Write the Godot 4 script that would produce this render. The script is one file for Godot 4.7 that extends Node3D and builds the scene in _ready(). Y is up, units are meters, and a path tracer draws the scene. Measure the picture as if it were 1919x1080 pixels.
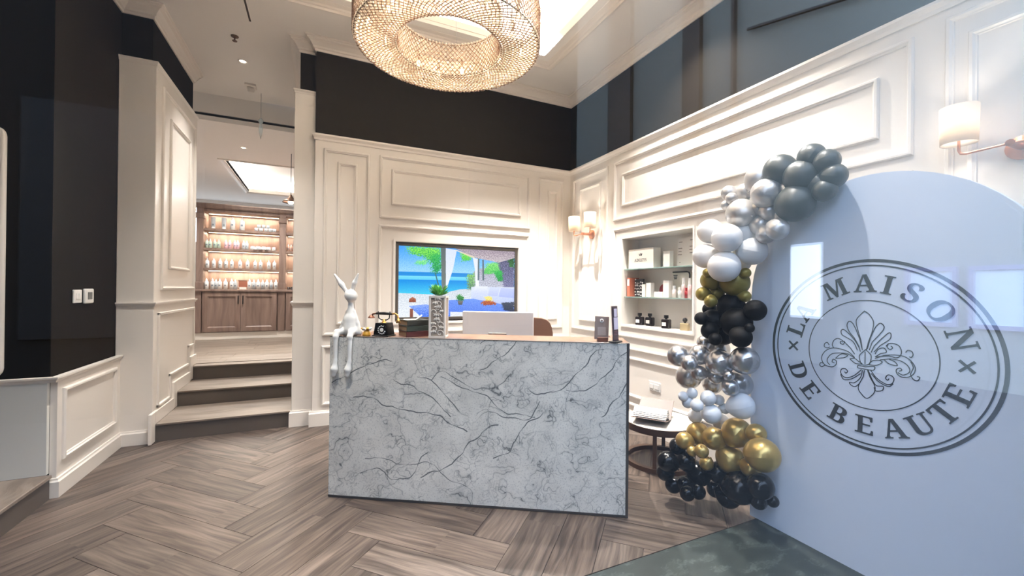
extends Node3D
# World: x along the back wall, y up, z towards the street (z = -depth from the camera). Units are metres.

var M := {}
var taken := {}

# ---------------------------------------------------------------- small helpers
func V(x: float, y: float, d: float) -> Vector3:
	return Vector3(x, y, -d)

func new_st() -> SurfaceTool:
	var st := SurfaceTool.new()
	st.begin(Mesh.PRIMITIVE_TRIANGLES)
	st.set_smooth_group(-1)
	return st

func auto_uv(p: Vector3, n: Vector3) -> Vector2:
	var a := n.abs()
	if a.y >= a.x and a.y >= a.z:
		return Vector2(p.x, p.z)
	if a.x >= a.z:
		return Vector2(p.z, -p.y)
	return Vector2(p.x, -p.y)

# flat polygon facing OUT
func poly(st: SurfaceTool, pts: Array, out: Vector3, uvs = null) -> void:
	var n: Vector3 = (pts[1] - pts[0]).cross(pts[2] - pts[0])
	if pts.size() > 3:
		n += (pts[2] - pts[0]).cross(pts[3] - pts[0])
	var flip := n.dot(out) < 0.0
	for i in range(1, pts.size() - 1):
		var ids := [0, i, i + 1] if flip else [0, i + 1, i]
		for k in ids:
			st.set_uv(uvs[k] if uvs != null else auto_uv(pts[k], out))
			st.add_vertex(pts[k])

func box(st: SurfaceTool, c: Vector3, s: Vector3, b := Basis(), bev := 0.0) -> void:
	var h := s * 0.5
	bev = minf(bev, 0.49 * minf(s.x, minf(s.y, s.z)))
	var at := func(sx, sy, sz, ax) -> Vector3:
		var q := Vector3(sx * (h.x - (0.0 if ax == 0 else bev)), sy * (h.y - (0.0 if ax == 1 else bev)), sz * (h.z - (0.0 if ax == 2 else bev)))
		return c + b * q
	for s1 in [-1, 1]:
		poly(st, [at.call(s1, -1, -1, 0), at.call(s1, 1, -1, 0), at.call(s1, 1, 1, 0), at.call(s1, -1, 1, 0)], b * Vector3(s1, 0, 0))
		poly(st, [at.call(-1, s1, -1, 1), at.call(1, s1, -1, 1), at.call(1, s1, 1, 1), at.call(-1, s1, 1, 1)], b * Vector3(0, s1, 0))
		poly(st, [at.call(-1, -1, s1, 2), at.call(1, -1, s1, 2), at.call(1, 1, s1, 2), at.call(-1, 1, s1, 2)], b * Vector3(0, 0, s1))
	if bev <= 0.0:
		return
	for p in [-1, 1]:
		for q in [-1, 1]:
			poly(st, [at.call(p, q, -1, 0), at.call(p, q, 1, 0), at.call(p, q, 1, 1), at.call(p, q, -1, 1)], b * Vector3(p, q, 0))
			poly(st, [at.call(-1, p, q, 1), at.call(1, p, q, 1), at.call(1, p, q, 2), at.call(-1, p, q, 2)], b * Vector3(0, p, q))
			poly(st, [at.call(p, -1, q, 0), at.call(p, 1, q, 0), at.call(p, 1, q, 2), at.call(p, -1, q, 2)], b * Vector3(p, 0, q))
			for r in [-1, 1]:
				poly(st, [at.call(p, q, r, 0), at.call(p, q, r, 1), at.call(p, q, r, 2)], b * Vector3(p, q, r))

# axis aligned box from x0..x1, y0..y1, depth d0..d1
func slab(st: SurfaceTool, x0: float, x1: float, y0: float, y1: float, d0: float, d1: float, bev := 0.0) -> void:
	box(st, V((x0 + x1) / 2, (y0 + y1) / 2, (d0 + d1) / 2), Vector3(absf(x1 - x0), absf(y1 - y0), absf(d1 - d0)), Basis(), bev)

# profile: Vector2(radius, height) from bottom to top on the outside
func lathe(st: SurfaceTool, prof: Array, seg := 24, xf := Transform3D(), hard := false) -> void:
	for i in prof.size() - 1:
		st.set_smooth_group(i + 1 if hard else 1)
		var p: Vector2 = prof[i]
		var q: Vector2 = prof[i + 1]
		for k in seg:
			var a := TAU * k / seg
			var e := TAU * (k + 1) / seg
			var da := Vector3(cos(a), 0, sin(a))
			var de := Vector3(cos(e), 0, sin(e))
			var out := xf.basis * ((da + de) * 0.5 * (q.y - p.y) - Vector3.UP * (q.x - p.x))
			var u0 := float(k) / seg
			var u1 := float(k + 1) / seg
			var pts := [xf * (da * p.x + Vector3.UP * p.y), xf * (de * p.x + Vector3.UP * p.y), xf * (de * q.x + Vector3.UP * q.y), xf * (da * q.x + Vector3.UP * q.y)]
			var uv := [Vector2(u0, p.y), Vector2(u1, p.y), Vector2(u1, q.y), Vector2(u0, q.y)]
			if p.x < 1e-6:
				poly(st, [pts[0], pts[2], pts[3]], out, [uv[0], uv[2], uv[3]])
			elif q.x < 1e-6:
				poly(st, [pts[0], pts[1], pts[2]], out, [uv[0], uv[1], uv[2]])
			else:
				poly(st, pts, out, uv)
	st.set_smooth_group(-1)

func ellipsoid(st: SurfaceTool, c: Vector3, r: Vector3, b := Basis(), seg := 16, rings := 10) -> void:
	var prof := []
	for i in rings + 1:
		var t := -PI / 2 + PI * i / rings
		prof.append(Vector2(maxf(0.0, cos(t)) if i > 0 and i < rings else 0.0, sin(t)))
	lathe(st, prof, seg, Transform3D(b * Basis.from_scale(r), c))

func tube(st: SurfaceTool, pts: Array, rad, seg := 8, closed := false) -> void:
	var n := pts.size()
	var up := Vector3.UP
	var rings := []
	var prev := Vector3.ZERO
	for i in n:
		var t: Vector3
		if closed:
			t = (pts[(i + 1) % n] - pts[(i - 1 + n) % n]).normalized()
		else:
			t = (pts[mini(i + 1, n - 1)] - pts[maxi(i - 1, 0)]).normalized()
		var side := prev
		if i == 0:
			side = t.cross(up if absf(t.y) < 0.95 else Vector3.RIGHT).normalized()
		else:
			side = (prev - t * prev.dot(t)).normalized()
		prev = side
		var bi := t.cross(side)
		var r: float = rad[i] if rad is Array else rad
		var ring := []
		for k in seg:
			var a := TAU * k / seg
			ring.append(pts[i] + (side * cos(a) + bi * sin(a)) * r)
		rings.append(ring)
	st.set_smooth_group(1)
	for i in (n if closed else n - 1):
		var a0: Array = rings[i]
		var a1: Array = rings[(i + 1) % n]
		var mid: Vector3 = (pts[i] + pts[(i + 1) % n]) * 0.5
		for k in seg:
			var k1 := (k + 1) % seg
			poly(st, [a0[k], a0[k1], a1[k1], a1[k]], (a0[k] + a0[k1] + a1[k] + a1[k1]) * 0.25 - mid, [Vector2(0, 0), Vector2(1, 0), Vector2(1, 1), Vector2(0, 1)])
	st.set_smooth_group(-1)
	if not closed:
		poly(st, rings[0], pts[0] - pts[1])
		poly(st, rings[n - 1], pts[n - 1] - pts[n - 2])

# extruded outline: 2-D points in the xf's xy plane, from z = 0 to z = depth
func prism(st: SurfaceTool, outline: PackedVector2Array, depth: float, xf := Transform3D(), uv_scale := 0.0) -> void:
	var tri := Geometry2D.triangulate_polygon(outline)
	for i in range(0, tri.size(), 3):
		for z in [0.0, depth]:
			var pts := []
			var uvs := []
			for k in 3:
				var p := outline[tri[i + k]]
				pts.append(xf * Vector3(p.x, p.y, z))
				uvs.append(Vector2(p.x, -p.y) * uv_scale)
			poly(st, pts, xf.basis * Vector3(0, 0, 1.0 if z > 0.0 else -1.0), uvs if uv_scale > 0.0 else null)
	var cw := Geometry2D.is_polygon_clockwise(outline)
	for i in outline.size():
		var p := outline[i]
		var q := outline[(i + 1) % outline.size()]
		var e := q - p
		var o := Vector3(e.y, -e.x, 0) * (-1.0 if cw else 1.0)
		poly(st, [xf * Vector3(p.x, p.y, 0), xf * Vector3(q.x, q.y, 0), xf * Vector3(q.x, q.y, depth), xf * Vector3(p.x, p.y, depth)], xf.basis * o)

# mitred rectangular moulding on the plane O + U u + V v, standing out along N. profile: Vector2(inset, height)
func ring_frame(st: SurfaceTool, O: Vector3, U: Vector3, W: Vector3, N: Vector3, u0: float, u1: float, v0: float, v1: float, prof: Array) -> void:
	for i in prof.size() - 1:
		var p: Vector2 = prof[i]
		var q: Vector2 = prof[i + 1]
		var A := []
		var B := []
		for s in [[p, A], [q, B]]:
			var t: float = s[0].x
			for c in [[u0 + t, v0 + t], [u1 - t, v0 + t], [u1 - t, v1 - t], [u0 + t, v1 - t]]:
				s[1].append(O + U * c[0] + W * c[1] + N * s[0].y)
		var outs := [-W, U, W, -U]
		for k in 4:
			var k1 := (k + 1) % 4
			poly(st, [A[k], A[k1], B[k1], B[k]], outs[k] * (q.y - p.y) + N * (q.x - p.x))

# moulding run along a plan path of Vector2(x, depth). profile: Vector2(offset, y), wall bottom round to wall top
func run(st: SurfaceTool, path: Array, prof: Array, side: float) -> void:
	var n := path.size()
	var off := []
	for i in n:
		var ns := []
		for k in [i - 1, i]:
			if k >= 0 and k < n - 1:
				var t: Vector2 = (path[k + 1] - path[k]).normalized()
				ns.append(Vector2(-t.y, t.x) * side)
		var m: Vector2 = ns[0]
		if ns.size() == 2:
			m = (ns[0] + ns[1]) / (1.0 + ns[0].dot(ns[1]))
		off.append(m)
	for i in n - 1:
		var t: Vector2 = (path[i + 1] - path[i]).normalized()
		var nn := Vector2(-t.y, t.x) * side
		var o3 := V(nn.x, 0, nn.y)
		for j in prof.size() - 1:
			var a: Vector2 = prof[j]
			var b: Vector2 = prof[j + 1]
			var pts := []
			for w in [[i, a], [i + 1, a], [i + 1, b], [i, b]]:
				var p: Vector2 = path[w[0]] + off[w[0]] * w[1].x
				pts.append(V(p.x, w[1].y, p.y))
			poly(st, pts, o3 * (b.y - a.y) - Vector3.UP * (b.x - a.x))
	for e in [0, n - 1]:
		var pts := []
		for a in prof:
			var p: Vector2 = path[e] + off[e] * a.x
			pts.append(V(p.x, a.y, p.y))
		var t: Vector2 = path[1] - path[0] if e == 0 else path[n - 1] - path[n - 2]
		poly(st, pts, V(t.x, 0, t.y) * (-1.0 if e == 0 else 1.0))

func numbered(called: String) -> String:
	var n: int = taken.get(called, 0)
	taken[called] = n + 1
	return called if n == 0 else "%s_%03d" % [called, n]

func put(called: String, st: SurfaceTool, m: Material, parent: Node3D = null) -> MeshInstance3D:
	st.generate_normals()
	var o := MeshInstance3D.new()
	o.mesh = st.commit()
	o.material_override = m
	if parent == null:
		o.name = numbered(called)
		add_child(o)
	else:
		o.name = called
		parent.add_child(o, true)
	return o

func put_mesh(called: String, mesh: Mesh, m: Material, parent: Node3D, at := Transform3D()) -> MeshInstance3D:
	var o := MeshInstance3D.new()
	o.mesh = mesh
	o.material_override = m
	o.transform = at
	o.name = called
	parent.add_child(o, true)
	return o

func structure(o: Node3D, label: String) -> Node3D:
	o.set_meta("kind", "structure")
	o.set_meta("label", label)
	o.set_meta("category", "structure")
	return o

func tag(o: Node3D, label: String, category: String, group := "") -> Node3D:
	o.set_meta("label", label)
	o.set_meta("category", category)
	if group:
		o.set_meta("group", group)
	return o

func thing(called: String, label: String, category: String, at := Vector3.ZERO, b := Basis(), group := "") -> Node3D:
	var o := Node3D.new()
	o.name = numbered(called)
	add_child(o)
	o.transform = Transform3D(b, at)
	tag(o, label, category, group)
	return o

func copy(src: Node3D, called: String, xf: Transform3D, label: String, group: String) -> Node3D:
	var o: Node3D = src.duplicate()
	o.name = numbered(called)
	add_child(o)
	o.transform = xf
	tag(o, label, src.get_meta("category"), group)
	return o

func mk(col: Color, rough := 0.6, metal := 0.0, spec := 0.5) -> StandardMaterial3D:
	var m := StandardMaterial3D.new()
	m.albedo_color = col
	m.roughness = rough
	m.metallic = metal
	m.metallic_specular = spec
	return m

func rgb(r: int, g: int, b: int) -> Color:
	return Color8(r, g, b)

func glow(col: Color, e: float) -> StandardMaterial3D:
	var m := mk(col, 0.5)
	m.emission_enabled = true
	m.emission = col
	m.emission_energy_multiplier = e
	return m

func noise(seed_: int, f: float, kind := FastNoiseLite.TYPE_SIMPLEX_SMOOTH, oct := 4) -> FastNoiseLite:
	var n := FastNoiseLite.new()
	n.seed = seed_
	n.frequency = f
	n.noise_type = kind
	n.fractal_octaves = oct
	return n

func tex(im: Image) -> ImageTexture:
	return ImageTexture.create_from_image(im)

func omni(called: String, at: Vector3, col: Color, e: float, size: float, parent: Node3D = null) -> OmniLight3D:
	var l := OmniLight3D.new()
	l.name = called
	l.light_color = col
	l.light_energy = e
	l.light_size = size
	l.omni_range = 14.0
	l.omni_attenuation = 2.0
	l.shadow_enabled = true
	(parent if parent else self).add_child(l, true)
	l.position = at
	return l

func spot(called: String, at: Vector3, to: Vector3, col: Color, e: float, angle: float, size := 0.04, parent: Node3D = null) -> void:
	var l := SpotLight3D.new()
	l.name = called
	l.light_color = col
	l.light_energy = e
	l.spot_angle = angle
	l.spot_angle_attenuation = 0.8
	l.light_size = size
	l.spot_range = 14.0
	l.spot_attenuation = 2.0
	l.shadow_enabled = true
	(parent if parent else self).add_child(l, true)
	l.position = at
	var dir := (to - at).normalized()
	l.basis = Basis.looking_at(dir, Vector3.RIGHT if absf(dir.y) > 0.9 else Vector3.UP)

func area(called: String, at: Vector3, dir: Vector3, size: Vector2, col: Color, e: float, parent: Node3D = null) -> void:
	var l := AreaLight3D.new()
	l.name = called
	l.light_color = col
	l.light_energy = e
	l.area_size = size
	l.set("area_range", 14.0)
	l.shadow_enabled = true
	(parent if parent else self).add_child(l, true)
	l.position = at
	l.basis = Basis.looking_at(dir, Vector3.FORWARD if absf(dir.y) > 0.9 else Vector3.UP)

# ---------------------------------------------------------------- materials
func wood_image(seed_: int, dark: Color, mid: Color, light: Color) -> Image:
	# long grain runs along v; colour, streaks and pores of an oak board
	var w := 384
	var h := 1024
	var im := Image.create(w, h, false, Image.FORMAT_RGB8)
	var a := noise(seed_, 1.0, FastNoiseLite.TYPE_SIMPLEX_SMOOTH, 3)
	var b := noise(seed_ + 1, 1.0, FastNoiseLite.TYPE_SIMPLEX_SMOOTH, 2)
	var c := noise(seed_ + 2, 1.0, FastNoiseLite.TYPE_SIMPLEX, 2)
	for y in h:
		for x in w:
			var fx := float(x) / w
			var fy := float(y) / h
			var bend := b.get_noise_2d(fx * 1.3, fy * 1.6) * 0.07
			var g := a.get_noise_2d((fx + bend) * 5.0, fy * 1.2) + 0.6 * b.get_noise_2d((fx + bend) * 14.0 + 40.0, fy * 3.0)
			var ring := sin((fx + bend) * 60.0 + a.get_noise_2d(fx * 2.5 + 9.0, fy * 1.4) * 6.0)
			var pore := c.get_noise_2d((fx + bend) * 120.0, fy * 7.0)
			var t := clampf(0.52 + g * 0.62 + ring * 0.035 + pore * 0.22, 0.0, 1.0)
			var col := dark.lerp(mid, t * 2.0) if t < 0.5 else mid.lerp(light, t * 2.0 - 1.0)
			im.set_pixel(x, y, col)
	return im

func marble_image() -> Image:
	var w := 1400
	var h := 770
	var val := PackedFloat32Array()
	val.resize(w * h)
	var warp := noise(11, 1.0, FastNoiseLite.TYPE_SIMPLEX_SMOOTH, 4)
	var cell := noise(5, 1.0, FastNoiseLite.TYPE_CELLULAR, 1)
	cell.fractal_type = FastNoiseLite.FRACTAL_NONE
	cell.cellular_return_type = FastNoiseLite.RETURN_DISTANCE2_SUB
	cell.cellular_jitter = 1.0
	var cloud := noise(21, 1.0, FastNoiseLite.TYPE_SIMPLEX_SMOOTH, 5)
	var fade := noise(31, 1.0, FastNoiseLite.TYPE_SIMPLEX_SMOOTH, 2)
	var speck := noise(41, 1.0, FastNoiseLite.TYPE_SIMPLEX, 3)
	for y in h:
		for x in w:
			var fx := x / 770.0
			var fy := y / 770.0
			# the veins lean: stretch the net along a diagonal
			var u := fx * 0.86 - fy * 0.5
			var v := (fx * 0.5 + fy * 0.86) * 1.55
			u += warp.get_noise_2d(fx * 3.2, fy * 3.2) * 0.20 + warp.get_noise_2d(fx * 16.0 + 7.0, fy * 16.0) * 0.022
			v += warp.get_noise_2d(fx * 3.2 + 40.0, fy * 3.2) * 0.24 + warp.get_noise_2d(fx * 16.0 + 70.0, fy * 16.0) * 0.026
			var k := 0.0
			var e1 := cell.get_noise_2d(u * 4.2, v * 4.2) + 1.0
			var f1 := clampf(0.7 + fade.get_noise_2d(fx * 4.0, fy * 4.0) * 1.5, 0.0, 1.0)
			k = maxf(k, f1 * 0.85 * exp(-e1 / 0.016))
			k = maxf(k, f1 * 0.20 * exp(-e1 / 0.085))
			var e2 := cell.get_noise_2d(u * 9.5 + 13.0, v * 9.5 + 3.0) + 1.0
			var f2 := clampf(0.34 + fade.get_noise_2d(fx * 5.0 + 30.0, fy * 5.0) * 1.6, 0.0, 1.0)
			k = maxf(k, f2 * 0.58 * exp(-e2 / 0.034))
			var e3 := cell.get_noise_2d(u * 21.0 + 33.0, v * 21.0 + 8.0) + 1.0
			var f3 := clampf(-0.28 + fade.get_noise_2d(fx * 6.0 + 60.0, fy * 6.0) * 2.0, 0.0, 1.0)
			k = maxf(k, f3 * 0.5 * exp(-e3 / 0.10))
			var s := clampf((speck.get_noise_2d(fx * 60.0, fy * 60.0) - 0.44) * 4.0, 0.0, 1.0)
			k = maxf(k, s * 0.30)
			k += 0.06 + cloud.get_noise_2d(fx * 4.0, fy * 4.0) * 0.10
			val[y * w + x] = clampf(k, 0.0, 1.0)
	# a few long heavy veins that wander across the slab
	var rng := RandomNumberGenerator.new()
	rng.seed = 77
	for i in 16:
		var p := Vector2(rng.randf() * w, rng.randf() * h)
		var ang := rng.randf_range(-0.75, -0.25) if i % 3 else rng.randf_range(0.1, 0.6)
		var steps := rng.randi_range(120, 300)
		var wide := rng.randf_range(0.9, 2.0)
		for s in steps:
			ang += rng.randf_range(-0.16, 0.16)
			ang = clampf(ang, -1.3, 0.9)
			p += Vector2(cos(ang), sin(ang)) * 2.0
			var r := wide * (0.55 + 0.9 * absf(sin(s * 0.045 + i)))
			for yy in range(int(p.y - r - 1), int(p.y + r + 2)):
				for xx in range(int(p.x - r - 1), int(p.x + r + 2)):
					if xx >= 0 and yy >= 0 and xx < w and yy < h:
						var d := Vector2(xx, yy).distance_to(p)
						val[yy * w + xx] = maxf(val[yy * w + xx], 0.8 * clampf(r + 0.5 - d, 0.0, 1.0))
	var im := Image.create(w, h, false, Image.FORMAT_RGB8)
	var base := rgb(226, 223, 214)
	var vein := rgb(72, 75, 78)
	for y in h:
		for x in w:
			im.set_pixel(x, y, base.lerp(vein, val[y * w + x]))
	return im

func fill_shape(im: Image, pts: PackedVector2Array, c0: Color, c1: Color, n: FastNoiseLite, grain := 0.1, ragged := 0.0) -> void:
	var w := im.get_width()
	var h := im.get_height()
	var lo := Vector2(2, 2)
	var hi := Vector2(-1, -1)
	for p in pts:
		lo = lo.min(p)
		hi = hi.max(p)
	for y in range(maxi(0, int((lo.y - ragged) * h)), mini(h, int((hi.y + ragged) * h) + 1)):
		for x in range(maxi(0, int((lo.x - ragged) * w)), mini(w, int((hi.x + ragged) * w) + 1)):
			var q := Vector2(float(x) / w, float(y) / h)
			if ragged > 0.0:
				q += Vector2(n.get_noise_2d(x * 0.09, y * 0.09), n.get_noise_2d(x * 0.09 + 50.0, y * 0.09)) * ragged + Vector2(n.get_noise_2d(x * 0.35, y * 0.35 + 70.0), n.get_noise_2d(x * 0.35 + 90.0, y * 0.35)) * ragged * 0.7
			if Geometry2D.is_point_in_polygon(q, pts):
				var t := clampf((float(y) / h - lo.y) / maxf(hi.y - lo.y, 0.001) + n.get_noise_2d(x * 0.12, y * 0.12) * grain * 4.0 + n.get_noise_2d(x * 0.45 + 9.0, y * 0.45) * grain * 3.0, 0.0, 1.0)
				im.set_pixel(x, y, c0.lerp(c1, t))

func PV(a: Array) -> PackedVector2Array:
	var o := PackedVector2Array()
	for i in range(0, a.size(), 2):
		o.append(Vector2(a[i], a[i + 1]))
	return o

# the picture on the television: a terrace by the sea
func screen_image() -> Image:
	var im := Image.create(640, 372, false, Image.FORMAT_RGB8)
	var n := noise(3, 1.0, FastNoiseLite.TYPE_SIMPLEX_SMOOTH, 3)
	fill_shape(im, PV([0, 0, 1, 0, 1, 0.37, 0, 0.37]), rgb(70, 160, 245), rgb(165, 220, 255), n, 0.08)
	fill_shape(im, PV([0, 0.36, 1, 0.36, 1, 0.42, 0, 0.42]), rgb(30, 140, 225), rgb(40, 150, 230), n, 0.02)
	fill_shape(im, PV([0, 0.415, 1, 0.415, 1, 0.475, 0, 0.475]), rgb(130, 225, 252), rgb(95, 205, 250), n, 0.05)
	fill_shape(im, PV([0, 0.47, 1, 0.47, 1, 0.70, 0, 0.70]), rgb(25, 145, 235), rgb(80, 215, 245), n, 0.04)
	fill_shape(im, PV([0, 0.66, 0.3, 0.68, 0.5, 0.6, 1, 0.55, 1, 1, 0, 1]), rgb(205, 215, 225), rgb(240, 245, 252), n, 0.3)
	fill_shape(im, PV([0.62, 0.32, 0.80, 0.22, 1, 0.1, 1, 0.62, 0.6, 0.62]), rgb(150, 150, 170), rgb(205, 210, 225), n, 0.35, 0.02)
	fill_shape(im, PV([0.82, 0.1, 1, 0.05, 1, 0.62, 0.90, 0.58, 0.86, 0.3]), rgb(75, 78, 110), rgb(140, 140, 180), n, 0.35, 0.03)
	fill_shape(im, PV([0.93, 0.08, 1, 0.06, 1, 0.25, 0.95, 0.24]), rgb(30, 70, 40), rgb(70, 130, 70), n, 0.3, 0.02)
	fill_shape(im, PV([0.74, 0.2, 0.84, 0.18, 0.86, 0.30, 0.78, 0.36, 0.70, 0.36]), rgb(150, 235, 130), rgb(70, 190, 90), n, 0.4, 0.03)
	fill_shape(im, PV([0.80, 0.32, 0.88, 0.30, 0.89, 0.46, 0.84, 0.47]), rgb(60, 200, 90), rgb(30, 140, 70), n, 0.35, 0.02)
	fill_shape(im, PV([0.56, 0.38, 0.63, 0.36, 0.63, 0.6, 0.57, 0.6]), rgb(150, 220, 120), rgb(90, 120, 110), n, 0.4, 0.03)
	fill_shape(im, PV([0.06, 0.0, 0.34, 0.0, 0.34, 0.3, 0.26, 0.24, 0.2, 0.14, 0.08, 0.1]), rgb(150, 240, 90), rgb(30, 160, 80), n, 0.45, 0.05)
	fill_shape(im, PV([0.25, 0.1, 0.35, 0.08, 0.34, 0.34, 0.27, 0.38]), rgb(70, 200, 90), rgb(20, 140, 80), n, 0.45, 0.05)
	fill_shape(im, PV([0.13, 0.2, 0.22, 0.18, 0.22, 0.25, 0.14, 0.26]), rgb(170, 245, 150), rgb(80, 210, 140), n, 0.4, 0.03)
	fill_shape(im, PV([0.50, 0.06, 0.60, 0.06, 0.59, 0.16, 0.52, 0.18]), rgb(140, 235, 90), rgb(60, 190, 70), n, 0.4, 0.03)
	fill_shape(im, PV([0.285, 0.36, 0.295, 0.36, 0.325, 0.56, 0.315, 0.56]), rgb(70, 120, 120), rgb(60, 110, 110), n, 0.05)
	fill_shape(im, PV([0.335, 0.0, 0.375, 0.0, 0.38, 0.6, 0.345, 0.6]), rgb(95, 105, 105), rgb(120, 130, 125), n, 0.05)
	fill_shape(im, PV([0.375, 0.0, 0.47, 0.02, 0.44, 0.3, 0.39, 0.58, 0.38, 0.58]), rgb(215, 225, 250), rgb(240, 245, 255), n, 0.12)
	fill_shape(im, PV([0.46, 0.0, 1, 0.0, 1, 0.10, 0.85, 0.18, 0.62, 0.12]), rgb(150, 135, 150), rgb(210, 200, 205), n, 0.4)
	fill_shape(im, PV([0.45, 0.02, 0.47, 0.02, 0.63, 0.11, 0.62, 0.135]), rgb(235, 225, 190), rgb(215, 205, 175), n, 0.05)
	fill_shape(im, PV([0.61, 0.12, 0.66, 0.14, 0.67, 0.58, 0.64, 0.58, 0.63, 0.3]), rgb(225, 232, 250), rgb(245, 248, 255), n, 0.1)
	fill_shape(im, PV([0.655, 0.13, 0.67, 0.13, 0.67, 0.46, 0.655, 0.46]), rgb(95, 115, 125), rgb(95, 115, 125), n, 0.05)
	fill_shape(im, PV([0.695, 0.15, 0.71, 0.15, 0.715, 0.46, 0.70, 0.46]), rgb(95, 115, 125), rgb(95, 115, 125), n, 0.05)
	fill_shape(im, PV([0.60, 0.56, 1, 0.56, 1, 0.82, 0.60, 0.80]), rgb(225, 232, 255), rgb(190, 205, 250), n, 0.15)
	fill_shape(im, PV([0.63, 0.55, 0.75, 0.55, 0.73, 0.68, 0.62, 0.68]), rgb(235, 240, 255), rgb(205, 215, 250), n, 0.1)
	fill_shape(im, PV([0.77, 0.56, 0.86, 0.56, 0.84, 0.70, 0.75, 0.69]), rgb(215, 225, 255), rgb(190, 200, 245), n, 0.1)
	fill_shape(im, PV([0.87, 0.57, 1, 0.58, 1, 0.73, 0.85, 0.71]), rgb(200, 210, 255), rgb(175, 190, 245), n, 0.1)
	fill_shape(im, PV([0.40, 0.76, 0.62, 0.74, 1, 0.86, 1, 0.97, 0.40, 0.93]), rgb(120, 160, 250), rgb(90, 130, 235), n, 0.3)
	fill_shape(im, PV([0.08, 0.84, 0.22, 0.82, 0.42, 0.92, 0.42, 1, 0.18, 1]), rgb(150, 180, 252), rgb(70, 120, 235), n, 0.25)
	fill_shape(im, PV([0.09, 0.88, 0.115, 0.88, 0.115, 1, 0.09, 1]), rgb(150, 90, 70), rgb(130, 75, 60), n, 0.1)
	fill_shape(im, PV([0.08, 0.79, 0.085, 0.74, 0.11, 0.715, 0.135, 0.74, 0.138, 0.79]), rgb(200, 120, 90), rgb(130, 65, 45), n, 0.15)
	fill_shape(im, PV([0.68, 0.80, 0.74, 0.76, 0.82, 0.79, 0.83, 0.83, 0.72, 0.84]), rgb(210, 120, 60), rgb(150, 60, 40), n, 0.5, 0.02)
	fill_shape(im, PV([0.72, 0.71, 0.78, 0.70, 0.80, 0.77, 0.73, 0.77]), rgb(250, 240, 150), rgb(235, 215, 110), n, 0.4, 0.02)
	fill_shape(im, PV([0.47, 0.70, 0.50, 0.67, 0.54, 0.72, 0.53, 0.77, 0.48, 0.77]), rgb(90, 170, 90), rgb(40, 110, 60), n, 0.4, 0.02)
	fill_shape(im, PV([0.48, 0.77, 0.53, 0.77, 0.52, 0.83, 0.49, 0.83]), rgb(130, 130, 125), rgb(90, 90, 90), n, 0.1)
	fill_shape(im, PV([0.88, 0.80, 1, 0.79, 1, 0.95, 0.90, 0.92]), rgb(70, 80, 100), rgb(45, 55, 80), n, 0.3, 0.02)
	return im

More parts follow.
